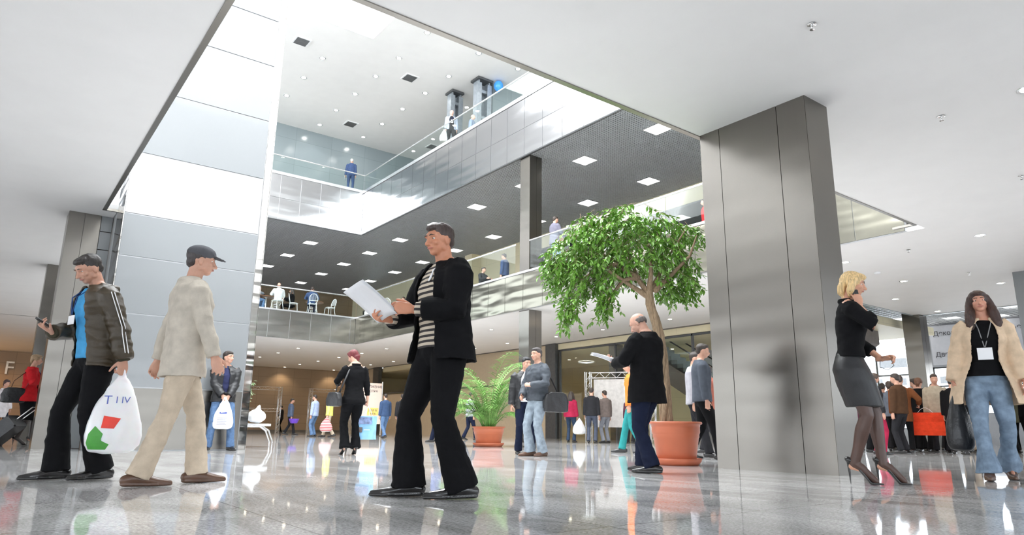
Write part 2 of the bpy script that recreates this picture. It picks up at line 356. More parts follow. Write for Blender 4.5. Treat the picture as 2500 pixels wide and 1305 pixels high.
# round downlights in the white ceiling
def spot(name, loc, power, col, ang=120, r=.06):
    l = bpy.data.lights.new(name, 'SPOT'); l.energy = power; l.color = col; l.spot_size = R(ang); l.spot_blend = .6; l.shadow_soft_size = r
    return l
def downlight(loc, label, mat, r, light=None, group=None):
    t = thing('downlight', label, 'downlight', loc, 0, group)
    bm = bmesh.new(); lathe(bm, [(r*.80, 0), (r*.80, -.004), (r*1.15, -.008), (r*1.2, 0)], 20, cap=False); new_obj('trim_ring', bm, M['rail'], t)
    bm = bmesh.new(); lathe(bm, [(r*.02, -.003), (r*.8, -.003), (r*.8, -.001), (r*.02, -.001)], 20); new_obj('lamp_glass', bm, mat, t)
    if light:
        o = bpy.data.objects.new('lamp', light); C.objects.link(o); o.parent = t; o.location = (0, 0, -.03)
    return t
warm = spot('downlight_lamp', None, 60, (1, .80, .56))
DL = {'under the far gallery': [(x, y) for y in (34.3, 37.3, 40.4, 43.4, 46.2) for x in (12.41, 15.9, 19.37)],
      'beside the right gallery edge': [(15.89, 31.4), (19.3, 31.4), (15.85, 28.2), (19.1, 28.24), (15.8, 25.2), (19.0, 25.4), (15.8, 22.2), (19.16, 22.13), (15.79, 19.26), (19.1, 19.27), (15.5, 15.8), (19.0, 15.8), (15.5, 12.4), (19.0, 12.4)],
      'in the ceiling right of the steel pillar': [(15.43, 7.62), (18.56, 7.72), (20.95, 9.0), (24.08, 9.09), (15.26, 4.82), (20.68, 6.23), (8.95, 2.16), (23.6, 6.3)]}
d0 = None
for where, L in DL.items():
    for k, (x, y) in enumerate(L):
        lab = 'small round downlight %s, number %s of its rows' % (where, ORD[k] if k < len(ORD) else 'fifteenth')
        if d0 is None: d0 = downlight((x, y, ZC), lab, M['down'], .085, warm, 'round downlights in the white ceiling')
        else: copy_tree(d0, (x, y, ZC), label=lab)
# orange wash near the left wall
for k, (x, y) in enumerate([(-3.2, 40.5), (-.6, 40.5), (-3.2, 45.2), (-.6, 45.2)]):
    l = spot('warm_wall_washer_lamp', None, 160, (1, .55, .2), 150)
    downlight((x, y, ZC-.3 if k < 0 else ZC), 'warm orange downlight near the far left wall, %s of four' % ORD[k], M['down'], .085, l, 'orange downlights at the far left')
# star spots in the top ceiling
s0 = None; cool = spot('top_spot_lamp', None, 40, (1, .97, .92))
rows = {26.8: (9.72, 12.28, 14.9, 17.3), 29.0: (9.71, 12.27, 14.85), 31.25: (9.7, 12.26, 14.85), 33.45: (9.7, 12.27, 14.81), 24.7: (12.35, 14.92), 22.2: (12.31, 14.87, 17.01)}
for j, (y, xs) in enumerate(sorted(rows.items())):
    for i, x in enumerate(xs):
        lab = 'bright spot in the top ceiling, %s row from the roof light, %s from the left' % (ORD[j], ORD[i])
        if s0 is None: s0 = downlight((x, y, ZT), lab, M['star'], .12, cool, 'bright spots in the top ceiling')
        else: copy_tree(s0, (x, y, ZT), label=lab)
# air vents and detectors
v0 = None
for k, (x, y) in enumerate([(8.49, 26.02), (13.57, 25.92), (13.52, 32.28), (18.52, 32.16)]):
    lab = 'square slatted air vent in the top ceiling, %s' % ['left above the tower edge', 'centre between bright spots', 'lower one near the back wall', 'behind the balustrade on the right'][k]
    if v0 is None:
        v0 = thing('ceiling_vent', lab, 'air vent', (x, y, ZT), 0, 'slatted air vents in the top ceiling')
        bm = boxes([(-.32, .32, -.32, -.26, -.03, 0), (-.32, .32, .26, .32, -.03, 0), (-.32, -.26, -.26, .26, -.03, 0), (.26, .32, -.26, .26, -.03, 0)]); new_obj('frame', bm, M['whitewall'], v0)
        bm = bmesh.new()
        for q in range(6):
            y_ = -.24+q*.09
            vs = [bm.verts.new(p) for p in ((-.26, y_, -.002), (.26, y_, -.002), (.26, y_+.06, -.05), (-.26, y_+.06, -.05))]; bm.faces.new(vs)
            vs2 = [bm.verts.new(p) for p in ((-.26, y_+.004, .002), (.26, y_+.004, .002), (.26, y_+.064, -.046), (-.26, y_+.064, -.046))]; bm.faces.new(vs2)
        new_obj('slats', bm, M['dark_steel'], v0)
    else: copy_tree(v0, (x, y, ZT), label=lab)
s0 = None
for k, (x, y) in enumerate([(5.83, 2.97), (8.94, 3.05), (12.07, 3.16), (15.35, 6.21), (18.71, 6.26)]):
    lab = 'small fire sprinkler hanging from the white ceiling, %s counted outwards from the camera' % ORD[k]
    if s0 is None:
        s0 = thing('fire_sprinkler', lab, 'sprinkler', (x, y, ZC), 0, 'fire sprinklers in the white ceiling')
        bm = bmesh.new(); lathe(bm, [(.03, 0), (.045, -.006), (.03, -.012), (.012, -.014), (.012, -.03), (.008, -.032)], 16); new_obj('body', bm, M['chrome'], s0)
        bm = bmesh.new(); tube(bm, [(-.012, 0, -.02), (-.018, 0, -.04), (0, 0, -.055)], [.003]*3, 6); tube(bm, [(.012, 0, -.02), (.018, 0, -.04), (0, 0, -.055)], [.003]*3, 6)
        lathe(bm, [(.004, -.055), (.024, -.057), (.024, -.06), (.004, -.061)], 14); new_obj('deflector', bm, M['chrome'], s0)
    else: copy_tree(s0, (x, y, ZC), label=lab)
bm = bmesh.new(); lathe(bm, [(.07, 0), (.075, -.02), (.05, -.045), (.01, -.05)], 20); o = new_obj('smoke_detector', bm, M['whitewall'], None, True); o.location = (17.0, 7.65, ZC); tag(o, 'flat round smoke detector on the ceiling right of the pillar', 'detector')

# ------------------------------------------------------------------ pillars and tower
def pillar(label, x0, x1, y0, y1, z0, z1, sx=(), sy=(), mat='steel', name='steel_pillar'):
    t = thing(name, label, 'pillar', ((x0+x1)/2, (y0+y1)/2, z0)); cx, cy = (x0+x1)/2, (y0+y1)/2; h = z1-z0; g = .004
    new_obj('core', bx(x0-cx+.012, x1-cx-.012, y0-cy+.012, y1-cy-.012, 0, h), M['seam_dark'], t)
    xs = [x0]+list(sx)+[x1]; ys = [y0]+list(sy)+[y1]
    for a, b in zip(xs, xs[1:]):
        for yy in (y0, y1-.01): new_obj('cladding_sheet', bx(a-cx+g, b-cx-g, yy-cy, yy-cy+.01, 0, h), M[mat], t)
    for a, b in zip(ys, ys[1:]):
        for xx in (x0, x1-.01): new_obj('cladding_sheet', bx(xx-cx, xx-cx+.01, a-cy+g, b-cy-g, 0, h), M[mat], t)
    return t
pillar('big brushed steel pillar standing right of the potted tree', 7.105, 7.61, 3.795, 5.28, 0, ZC, (), (4.16, 4.98))
pillar('brushed steel pillar at the left behind the man in the brown jacket', .786, 1.30, 14.58, 15.12, 0, ZC, (1.04,), ())
pillar('distant brushed steel pillar beside the woman in the red jacket', .815, 1.35, 20.07, 20.58, 0, ZC, (1.08,), ())
pillar('slim steel pillar rising from the first gallery to the grid ceiling', XR+.12, XR+.66, 17.45, 17.98, Z1, ZG, (XR+.42,), ())
pillar('steel pillar on the ground floor under the right gallery', XR+.12, XR+.66, 17.45, 17.98, 0, ZC, (XR+.42,), ())
pillar('steel pillar between the signs and the window at the right', 24.3, 24.85, 9.75, 10.3, 0, ZC+.1, (24.58,), ())
pillar('pale grey pillar at the right edge behind the woman in cream', 19.46, 19.95, 5.1, 5.6, 0, ZC, (), (), 'panel')
pillar('dark steel pillar in front of the cream shopfront', 20.62, 20.85, 23.9, 24.6, 0, ZC, (), (), 'dark_steel')
pillar('steel pillar in the middle of the cream shopfront', 20.9, 21.3, 20.3, 20.75, 0, 3.9, (), (), 'steel')
pillar('dark steel pillar beside the sign board at the back', 20.5, 20.75, 41.5, 42.3, 0, ZC, (), (), 'dark_steel')
# panel-clad tower
tw = thing('lift_tower', 'tall pale grey panel-clad tower rising through the ceiling opening', 'tower', (2.7, 14.0, 0))
TX0, TX1, TY0, TY1 = 1.50, 3.94, 13.21, 15.6
def tl(a): return (a[0]-2.7, a[1]-2.7, a[2]-14.0, a[3]-14.0, a[4], a[5])
new_obj('core', bx(*tl((TX0+.01, TX1-.01, TY0+.02, TY1, 0, ZT-.02))), M['seam'], tw)
zs = [0, 1.04, 2.277, 3.269, 4.03, 5.174, 6.403, 7.617, 8.65, 9.8, 11, 12.2, 13.4, 14.6, 15.8]
for i in range(len(zs)-1):
    m = 'steel' if i == 0 else ('panel_light' if i == 4 else 'panel')
    g = .012
    new_obj('front_panel', bx(*tl((TX0+.012, 3.80, TY0, TY0+.03, zs[i]+g, zs[i+1]-g))), M[m], tw)
new_obj('corner_strip', bx(*tl((3.815, TX1, TY0-.01, TY0+.03, 0, ZT-.3))), M['steel_pol'], tw)
new_obj('corner_strip', bx(*tl((TX1-.005, TX1+.01, TY0-.01, TY1, 0, ZT-.3))), M['steel_pol'], tw)
new_obj('side_strip', bx(*tl((TX0-.005, TX0+.008, TY0, TY0+.86, 0, ZT-.3))), M['steel_pol'], tw)
nt_ = thing('recess_panelling', 'narrow grey panels between the left pillar and the tower', 'wall panel', (1.4, 14.6, 0))
for a, b in ((0, 1.2), (1.2, 2.4), (2.4, 3.6), (3.6, 3.95), (3.95, ZC)): new_obj('panel', bx(-.09, .09, -.02, .02, a+.01, b-.01), M['panel'], nt_)
new_obj('backing', bx(-.1, .1, .02, .06, 0, ZC), M['seam_dark'], nt_)

# balustrades
def balustrade(label, kind, a0, a1, z, h, step=1.5):
    t = thing('glass_balustrade', label, 'balustrade', (0, 0, 0)); bm = bmesh.new()
    if kind == 'x': tube(bm, [(a0, YF+.03, z+h), (a1, YF+.03, z+h)], [.03]*2, 12)
    else: tube(bm, [(XR+.03, a0, z+h), (XR+.03, a1, z+h)], [.03]*2, 12)
    new_obj('handrail', bm, M['rail'], t, True)
    n = max(1, round((a1-a0)/step)); w = (a1-a0)/n
    for i in range(n):
        p, q = a0+i*w+.006, a0+(i+1)*w-.006
        b = bx(p, q, YF+.026, YF+.036, z, z+h-.02) if kind == 'x' else bx(XR+.026, XR+.036, p, q, z, z+h-.02)
        new_obj('glass_pane', b, M['glass'], t)
    return t
balustrade('glass balustrade with steel handrail, first gallery, café side', 'x', .5, XR-.02, Z1, 1.03)
balustrade('glass balustrade with steel handrail, first gallery, beyond the slim pillar', 'y', 18.1, YF, Z1, 1.03)
balustrade('glass balustrade with steel handrail, first gallery, behind the tree crown', 'y', 5.7, 17.3, Z1, 1.03)
balustrade('glass balustrade with steel handrail, top gallery, far side', 'x', .5, XR-.02, Z3, .85)
balustrade('glass balustrade with steel handrail, top gallery, right side', 'y', 5.2, YF, Z3, .85)

# first gallery inner wall with shop windows
XW = 20.72
wl = []
openings = [(7.0, 26.6, 6.5, 9.0), (31.4, 45.0, 5.9, 8.45)]
wl += [(XW, XW+.15, 5.4, 7.0, Z1, ZG+.3), (XW, XW+.15, 26.6, 31.4, Z1, ZG+.3), (XW, XW+.15, 45.0, 46.8, Z1, ZG+.3)]
for a, b, z0, z1 in openings: wl += [(XW, XW+.15, a, b, Z1, z0), (XW, XW+.15, a, b, z1, ZG+.3)]
wl += [(XW-.55, XW, 30.3, 31.0, Z1, ZG)]
struct('wall_first_right', boxes(wl), M['cream'], 'cream wall with long shop windows along the first gallery')
for k, (a, b, z0, z1) in enumerate(openings):
    bm = bmesh.new(); n = 6 if k == 0 else 5; w = (b-a)/n
    for i in range(n+1): box(bm, XW+.02, XW+.1, a+i*w-.03, a+i*w+.03, z0, z1)
    box(bm, XW+.02, XW+.1, a, b, z0, z0+.06); box(bm, XW+.02, XW+.1, a, b, z1-.06, z1)
    struct('window_%d' % (k+2), bm, M['dark_steel'], 'long shop window in the cream gallery wall')
    new_obj('glass_pane', bx(XW+.05, XW+.06, a, b, z0, z1), M['glass_dark'], bpy.data.objects['window_%d' % (k+2)])
struct('wall_shop_interior', boxes([(24, 24.2, 5, 40.0, Z1, ZG+.3), (20.87, 24, 5, 46.8, Z1-.1, Z1), (20.87, 24, 5, 46.8, 9.3, 9.4)]), M['greywall'])
struct('wall_shop_orange', bx(24, 24.2, 40.0, 46.8, Z1, 9.3), pbr('orange_shop_wall', (.85, .48, .16), .6))
for k, (x, y) in enumerate([(22.6, 14), (22.6, 18), (22.6, 22), (22.6, 25.5), (22.6, 34), (22.6, 37.5), (22.6, 41), (22.6, 44)]):
    copy_tree(lp0, (x, y, 9.25), label='square light panel behind the shop windows of the first gallery, %s from near end' % ORD[k])

# ------------------------------------------------------------------ hall on the right, shopfront, escalators
struct('wall_shop_ground', boxes([(27.4, 27.6, 15.4, 46.8, 0, 4.2), (20.9, 27.5, 10.6, 46.8, 3.92, 4.2), (20.95, 27.5, 46.6, 46.8, 0, 4.2), (20.8, 20.9, 10.6, 24.5, 3.97, 4.25), (20.8, 20.9, 33.05, 41.45, 3.95, 4.25)]), M['cream'], 'cream wall behind the ground floor shopfront')
struct('wall_right', boxes([(20.8, 20.95, 24.6, 33.0, 0, ZC), (20.8, 20.95, 33.0, 41.5, 0, 2.45), (20.8, 20.95, 42.3, 46.8, 0, ZC)]), pbr('sand_wall', (.56, .46, .33), .5, var=.03))
struct('trim_7', bx(20.70, 20.82, 10.0, 46.8, ZC-.03, ZC+.1), M['seam_dark'])
struct('trim_8', boxes([(20.6, 24.62, 9.95, 10.02, ZC-.02, ZC+.35), (24.6, 24.68, -9, 10.0, ZC-.02, ZC+.8)]), M['greywall'])
bm = bmesh.new(); tube(bm, [(20.74, 25, 2.53), (20.74, 41.4, 2.53)], [.035]*2, 8)
for k in range(9): tube(bm, [(20.74, 26+k*1.9, 2.53), (20.8, 26+k*1.9, 2.53)], [.02]*2, 6)
tag(new_obj('wall_rail', bm, M['dark_steel']), 'long dark rail along the sand coloured wall at the back', 'rail')
w9 = bmesh.new()
for y in (10.7, 13.5, 16.3, 20.3, 23.8): box(w9, 20.8, 20.88, y-.04, y+.04, 0, 3.95)
box(w9, 20.8, 20.88, 10.7, 23.9, 3.88, 3.96)
struct('window_4', w9, M['dark_steel'], 'frame of the ground floor shopfront glazing')
for a, b in ((16.34, 20.26), (20.34, 23.76)): new_obj('glass_pane', bx(20.83, 20.845, a, b, 0, 3.88), M['glass'], bpy.data.objects['window_4'])

HZ = 4.95
grid_ceiling('ceiling_hall', [(24.7, 32, -9, 19.0), (20.9, 24.7, 10.05, 14.0)], .2, HZ, [], 'bright open-cell grid ceiling of the hall at the right')
struct('ceiling_hall_deck', bx(20.9, 32.2, -9, 19, HZ+.3, HZ+.4), M['white'])
for k, (x, y) in enumerate([(29.4, 14.1), (29.4, 12.4), (31.2, 14.1), (31.2, 12.6), (30.6, 11.1), (28.4, 10.6), (31.3, 9.7), (29.4, 8.6), (27.4, 8.4), (29.6, 15.6)]):
    copy_tree(lp0, (x, y, HZ+.0), label='square light panel in the hall ceiling at the right, %s counted from the window' % ORD[k])
fw = boxes([(32, 32.3, 17.5, 19, 0, HZ+.3), (32, 32.3, 12.6, 13.35, 0, HZ+.3), (32, 32.3, 3.0, 12.6, 3.15, HZ+.3), (32, 32.3, 3.0, 12.6, 0, 1.2), (32, 32.3, 13.35, 17.5, 0, .6), (24.6, 32.3, 19, 19.2, 0, HZ+.3), (32, 32.3, -9, 3.0, 0, HZ+.3)])
struct('wall_facade', fw, pbr('grey_facade_wall', (.42, .43, .46), .5, var=.03))
w5 = bmesh.new()
for y in (13.37, 14.9, 16.3, 17.48): box(w5, 32.05, 32.15, y-.04, y+.04, .6, HZ)
for z in (.6, 2.9, HZ-.05): box(w5, 32.05, 32.15, 13.35, 17.5, z-.03, z+.03)
struct('window_5', w5, M['dark_steel'], 'tall bright facade window behind the woman on the phone')
w6 = bmesh.new()
for y in (3.05, 5.5, 8.0, 10.2, 11.35, 12.55): box(w6, 32.05, 32.15, y-.03, y+.03, 1.2, 3.15)
for z in (1.2, 2.35, 3.12): box(w6, 32.05, 32.15, 3.0, 12.6, z-.03, z+.03)
struct('window_6', w6, M['dark_steel'], 'row of bright windows below the hanging signs')
# building outside
nb = thing('neighbouring_building', 'pale building outside seen through the tall hall window', 'building', (70, 33, 0))
new_obj('wall', bx(-4, 4, -12, 30, 0, 7.6), pbr('outside_cladding', (.62, .65, .68), .5, var=.04), nb)
for k in range(9): new_obj('window', bx(-4.05, -3.9, -9+k*2.1, -7.6+k*2.1, 4.6, 5.2), M['dark_steel'], nb)
for k in range(3): new_obj('window', bx(-4.05, -3.9, -5+k*6.3, -2.6+k*6.3, 6.2, 7.0), M['dark_steel'], nb)

# writing
def text(name, s, size, mat, parent, loc, rot, ext=.004, align='CENTER'):
    cu = bpy.data.curves.new('t', 'FONT'); cu.body = s; cu.size = size; cu.extrude = ext; cu.align_x = align
    o = bpy.data.objects.new('t', cu); C.objects.link(o); bpy.context.view_layer.update()
    me = bpy.data.meshes.new_from_object(o.evaluated_get(bpy.context.evaluated_depsgraph_get())); bpy.data.objects.remove(o)
    me.materials.clear(); me.materials.append(mat)
    ob = bpy.data.objects.new(name, me); C.objects.link(ob); ob.parent = parent; ob.location = loc; ob.rotation_euler = rot; return ob
ink = pbr('sign_ink', (.05, .05, .06), .6); inkw = pbr('metal_letters', (.75, .68, .58), .3, .5)
signs = pbr('sign_cloth', (.62, .63, .68), .6, var=.03)
def hang_sign(label, y0, y1, z0, z1, lines):
    t = thing('hanging_sign', label, 'sign', (31.6, (y0+y1)/2, z0)); w = (y1-y0)/2
    new_obj('board', bx(-.03, .03, -w, w, 0, z1-z0), signs, t)
    for k in (-1, 1): new_obj('hanger', bx(-.01, .01, k*w*.8-.01, k*w*.8+.01, z1-z0, HZ+.02-z0), M['chrome'], t)
    for s, z, sz in lines: text('lettering', s, sz, ink, t, (-.06, w*.93, z-z0), (R(90), 0, R(-90)), .002, 'LEFT')
    return t
hang_sign('grey hanging sign about furniture and doors right of the pillar', 8.3, 12.35, 3.2, 4.82, [('Декор, мебель, интерьер', 4.40, .27), ('Двери и замки', 3.53, .27)])
hang_sign('grey hanging sign at the right edge behind the woman in cream', 5.2, 8.1, 3.2, 4.85, [('и', 4.5, .2), ('й текстиль', 4.25, .2), ('ts', 3.75, .3)])
# letters on the far left wall
lt = thing('wall_lettering', 'metal letters mounted on the brown wall at the far left', 'lettering', (0, 46.8, 0))
text('letter', 'F', 1.0, inkw, lt, (.95, -.06, 3.0), (R(90), 0, 0), .03)
text('letter', 'TAR', .62, inkw, lt, (-.55, -.06, 3.25), (R(90), 0, 0), .03)
text('letter', 'TAIL', .62, inkw, lt, (-.65, -.06, 2.72), (R(90), 0, 0), .03)
struct('wall_left_opening', boxes([(-3.5, -.2, 46.6, 46.79, 0, 2.3)]), pbr('cream_for_lit_opening', (.9, .78, .5), .5))  # solid slab; its pale cream stands in for a lit opening
# notice board
nbd = thing('notice_board', 'pinkish notice board with dark lettering behind the red-haired woman', 'sign', (14.45, 30.0, 0))
pb = pbr('pink_board', (.72, .58, .50), .5, var=.02)
new_obj('board', bx(-.62, .58, -.02, .02, .55, 2.42), pb, nbd)
for x in (-.66, .62):
    bm = bmesh.new(); tube(bm, [(x, 0, 0), (x, 0, 2.48)], [.03]*2, 8); new_obj('post', bm, M['chrome'], nbd, True)
    new_obj('foot', bx(x-.04, x+.04, -.3, .3, 0, .03), M['chrome'], nbd)
text('lettering', 'ПРОДОЛЖЕНИЕ', .155, ink, nbd, (-.02, -.024, 2.2), (R(90), 0, 0), .002)
text('lettering', 'ОСМОТРА', .155, ink, nbd, (-.02, -.024, 2.0), (R(90), 0, 0), .002)
new_obj('yellow_plate', bx(-.12, .45, -.03, -.02, .95, 1.28), pbr('yellow_plate', (.80, .58, .16), .5), nbd)
text('lettering', 'Зал 6', .17, ink, nbd, (.16, -.032, 1.12), (R(90), 0, 0), .002); text('lettering', 'Hall 6', .13, ink, nbd, (.16, -.032, .98), (R(90), 0, 0), .002)

def truss(label, x0, x1, y, z1, bars, rz=0):
    t = thing('truss_frame', label, 'display frame', ((x0+x1)/2, y, 0), rz); w = (x1-x0)/2
    for s in (-1, 1):
        bm = bmesh.new()
        for dx in (-.09, .09):
            for dy in (-.09, .09): tube(bm, [(s*w+dx, dy, 0), (s*w+dx, dy, z1)], [.018]*2, 6)
        k = 0
        while k*.25 < z1-.25:
            for dy in (-.09, .09): tube(bm, [(s*w-.09, dy, k*.25), (s*w+.09, dy, k*.25+.25)], [.008]*2, 5)
            k += 1
        new_obj('upright', bm, M['chrome'], t, True)
    for z in bars:
        bm = bmesh.new()
        for dz in (0, -.18): tube(bm, [(-w, 0, z+dz), (w, 0, z+dz)], [.018]*2, 6)
        n = int(2*w/.2)
        for k in range(n): tube(bm, [(-w+k*.2, 0, z-.18*(k % 2)), (-w+k*.2+.2, 0, z-.18*((k+1) % 2))], [.008]*2, 5)
        new_obj('crossbar', bm, M['chrome'], t, True)
    return t
truss('chrome truss frame at the back wall, left one with a middle crossbar', 11.6, 15.0, 44, 2.8, (2.78, 1.45))
truss('chrome truss frame at the back wall, right one without middle bar', 17.0, 19.9, 44, 2.8, (2.78,))
tf = truss('chrome truss display frame in front of the cream shopfront', 16.1, 18.3, 16.6, 2.35, (2.33,), R(-60))
new_obj('poster', bx(-.9, .9, -.01, .01, .5, 2.1), pbr('display_poster', (.62, .60, .58), .5), tf)

def escalator(label, x, ya, za, yb, zb, w=1.0):
    t = thing('escalator', label, 'escalator', (x, (ya+yb)/2, 0)); yc = (ya+yb)/2
    def slab(o0, o1, xs, name, mat):
        bm = bmesh.new(); vs = []
        for xx in xs:
            for (yy, zz) in ((ya-yc, za+o0), (yb-yc, zb+o0), (yb-yc, zb+o1), (ya-yc, za+o1)): vs.append(bm.verts.new((xx, yy, zz)))
        for f in ((0, 1, 2, 3), (7, 6, 5, 4), (0, 4, 5, 1), (1, 5, 6, 2), (2, 6, 7, 3), (3, 7, 4, 0)): bm.faces.new([vs[i] for i in f])
        return new_obj(name, bm, mat, t)
    slab(-.85, -.05, (-w/2-.12, w/2+.12), 'truss_casing', M['soffit'])
    for s in (-1, 1):
        slab(-.05, .85, (s*w/2-.01, s*w/2+.01), 'glass_side', M['glass'])
        bm = bmesh.new(); tube(bm, [(s*w/2, ya-yc, za+.88), (s*w/2, yb-yc, zb+.88)], [(.04, .03)]*2, 8); new_obj('handrail', bm, M['black'], t, True)
    bm = bmesh.new(); n = 24
    for k in range(n):
        f0, f1 = k/n, (k+1)/n
        if abs(zb-za) > .1: box(bm, -w/2+.04, w/2-.04, min(ya+(yb-ya)*f0, ya+(yb-ya)*f1)-yc, max(ya+(yb-ya)*f0, ya+(yb-ya)*f1)-yc, za+(zb-za)*f0-.04, za+(zb-za)*f0+.12)
    new_obj('steps', bm, M['dark_steel'], t); return t
M['soffit'] = pbr('escalator_soffit', (.13, .105, .09), .4, .3)
escalator('escalator descending to the right behind the man reading', 22.4, 20.6, 4.4, 13.6, .35)
escalator('escalator rising to the right behind the potted tree', 24.3, 17.0, .9, 11.4, 4.3)

# ------------------------------------------------------------------ plants
RV = Vector((math.cos(AZ), -math.sin(AZ), 0)); FV = Vector((math.sin(AZ), math.cos(AZ), 0)); ZV = Vector((0, 0, 1))
M['terracotta'] = pbr('terracotta_plastic', (.56, .155, .075), .38, var=.05, scale=5)
M['soil'] = pbr('potting_soil', (.06, .04, .025), .9, var=.4, scale=40)
M['bark'] = pbr('ficus_bark', (.30, .21, .13), .8, var=.35, scale=14, stretch=(6, 6, 1), bump=.6, bscale=25)
M['leaf'] = pbr('ficus_leaf', (.15, .32, .045), .24, var=.4, scale=9)
M['palm'] = pbr('palm_leaf', (.20, .38, .10), .4, var=.45, scale=6)
def pot(t, r, h, mat='terracotta'):
    bm = bmesh.new()
    lathe(bm, [(r*.02, .04), (r*.70, .04), (r*.74, .07), (r*.86, h*.62), (r*.885, h*.64), (r*.885, h*.70), (r*.90, h*.72), (r*.92, h*.76), (r*.92, h*.86), (r*.94, h*.93), (r*1.0, h*.94), (r*1.02, h*.97), (r*.99, h), (r*.92, h), (r*.90, h*.92), (r*.02, h*.90)], 48)
    new_obj('pot', bm, M[mat], t, True)
    bm = bmesh.new(); lathe(bm, [(r*.02, 0), (r*.80, 0), (r*.93, .05), (r*.96, .085), (r*.90, .085), (r*.86, .05), (r*.02, .04)], 48); new_obj('saucer', bm, M[mat], t, True)
    bm = bmesh.new(); lathe(bm, [(r*.02, h*.86), (r*.87, h*.86), (r*.87, h*.91), (r*.02, h*.925)], 32); new_obj('soil', bm, M['soil'], t, True)
def leaf(bm, p, d, n, L, w):
    d = d.normalized(); s = d.cross(n).normalized(); n = s.cross(d).normalized()
    v = [bm.verts.new(p), bm.verts.new(p+d*L*.4+s*w*.5+n*w*.12), bm.verts.new(p+d*L-n*L*.10), bm.verts.new(p+d*L*.4-s*w*.5+n*w*.12), bm.verts.new(p+d*L*.45-n*w*.06),
         bm.verts.new(p+d*L*.75+s*w*.32), bm.verts.new(p+d*L*.75-s*w*.32)]
    for f in ((0, 1, 4), (0, 4, 3), (1, 5, 4), (5, 2, 4), (4, 2, 6), (3, 4, 6)): bm.faces.new([v[i] for i in f])
rnd = random.Random(5)
tr = thing('potted_ficus_tree', 'tall ficus tree with twisted trunk in a big terracotta pot', 'potted tree', (7.27, 6.03, 0))
pot(tr, .335, .545)
PXM = 173.0
def T(px, py, f=0):        # measured outline of the tree, in metres about the pot
    zz = (1124-py)/PXM if py > 900 else (1124-900)/PXM*1.0+(900-py)/PXM
    return RV*((px-1680+(1124-py)*.066)/PXM)+FV*f+ZV*(zz*.985+.0)
tp = [T(1655, 1035), T(1650, 985), T(1645, 930), T(1640, 880), T(1632, 830), T(1620, 790), T(1608, 755), T(1604, 725)]
bm = bmesh.new()
for k in range(5):
    pts = []
    for i, p in enumerate(tp):
        a = 2*math.pi*k/5+i*.75; r = .052-.003*i; pts.append(p+RV*math.cos(a)*r+FV*math.sin(a)*r)
    fine = []
    for i in range(len(pts)-1):
        for q in range(4): fine.append(pts[i].lerp(pts[i+1], q/4))
    fine.append(pts[-1]); tube(bm, fine, [.042-.014*i/len(fine) for i in range(len(fine))], 9)
tube(bm, tp, [.055]*len(tp), 10)
new_obj('trunk', bm, M['bark'], tr, True)
fk = T(1604, 730)
br = [((1604, 730), (1575, 690), (1520, 640), (1470, 600)), ((1604, 730), (1580, 690), (1555, 620), (1530, 560)), ((1604, 730), (1605, 680), (1600, 610), (1590, 560)),
      ((1604, 730), (1625, 690), (1650, 640), (1670, 590)), ((1600, 735), (1560, 710), (1500, 680), (1440, 640)), ((1620, 720), (1650, 690), (1685, 650), (1700, 600)), ((1575, 690), (1520, 660), (1470, 670), (1430, 700)), ((1575, 690), (1540, 700), (1520, 730), (1500, 760))]
bm = bmesh.new(); tips = []
for k, b in enumerate(br):
    f = [0, rnd.uniform(-.1, .1), rnd.uniform(-.35, .35), rnd.uniform(-.6, .6)]
    pts = [T(q[0], q[1], g) for q, g in zip(b, f)]; tube(bm, pts, [.045, .03, .018, .008], 8); tips += pts[2:]
new_obj('branches', bm, M['bark'], tr, True)
blobs = [(1520, 545, 60, 38), (1580, 550, 60, 38), (1640, 560, 55, 32), (1690, 572, 36, 28), (1450, 575, 52, 40), (1410, 620, 44, 42), (1500, 610, 60, 45), (1570, 610, 65, 45), (1640, 620, 60, 42), (1390, 665, 30, 38), (1440, 670, 38, 45), (1430, 730, 28, 40), (1425, 770, 22, 25),
         (1500, 680, 32, 42), (1515, 725, 24, 32), (1508, 755, 14, 18), (1680, 665, 34, 36), (1695, 705, 22, 20), (1640, 690, 30, 25), (1470, 540, 30, 22), (1540, 520, 34, 16), (1375, 640, 16, 30), (1660, 715, 22, 14), (1550, 660, 40, 25), (1480, 645, 40, 30)]
bm = bmesh.new(); tw_ = bmesh.new()
for (px, py, rx, ry) in blobs:
    n = int(rx*ry*.20)+24
    for s in range(max(3, n//9)):
        while True:
            a, b, c = rnd.uniform(-1, 1), rnd.uniform(-1, 1), rnd.uniform(-1, 1)
            if a*a+b*b+c*c < 1: break
        p = T(px+a*rx, py-b*ry, max(-.22, .12+c*.55*min(1.2, rx/45))); out = (p-T(1570, 640)); out.z *= .5
        d = (out.normalized()*.5+Vector((rnd.uniform(-.6, .6), rnd.uniform(-.6, .6), -.75))).normalized(); L = .17+rnd.random()*.12
        tube(tw_, [p-d*.05, p+d*L*.5+Vector((0, 0, .01)), p+d*L], [.003, .002, .001], 4, False)
        for q in range(11):
            pp = p+d*(L*q/10); ax = (d*.5+Vector((rnd.uniform(-1, 1), rnd.uniform(-1, 1), rnd.uniform(-.9, .35)))).normalized()
            leaf(bm, pp, ax, Vector((rnd.uniform(-.5, .5), rnd.uniform(-.5, .5), 1)),   .068+rnd.random()*.028, .036+rnd.random()*.010)
new_obj('twigs', tw_, M['bark'], tr); new_obj('foliage', bm, M['leaf'], tr)

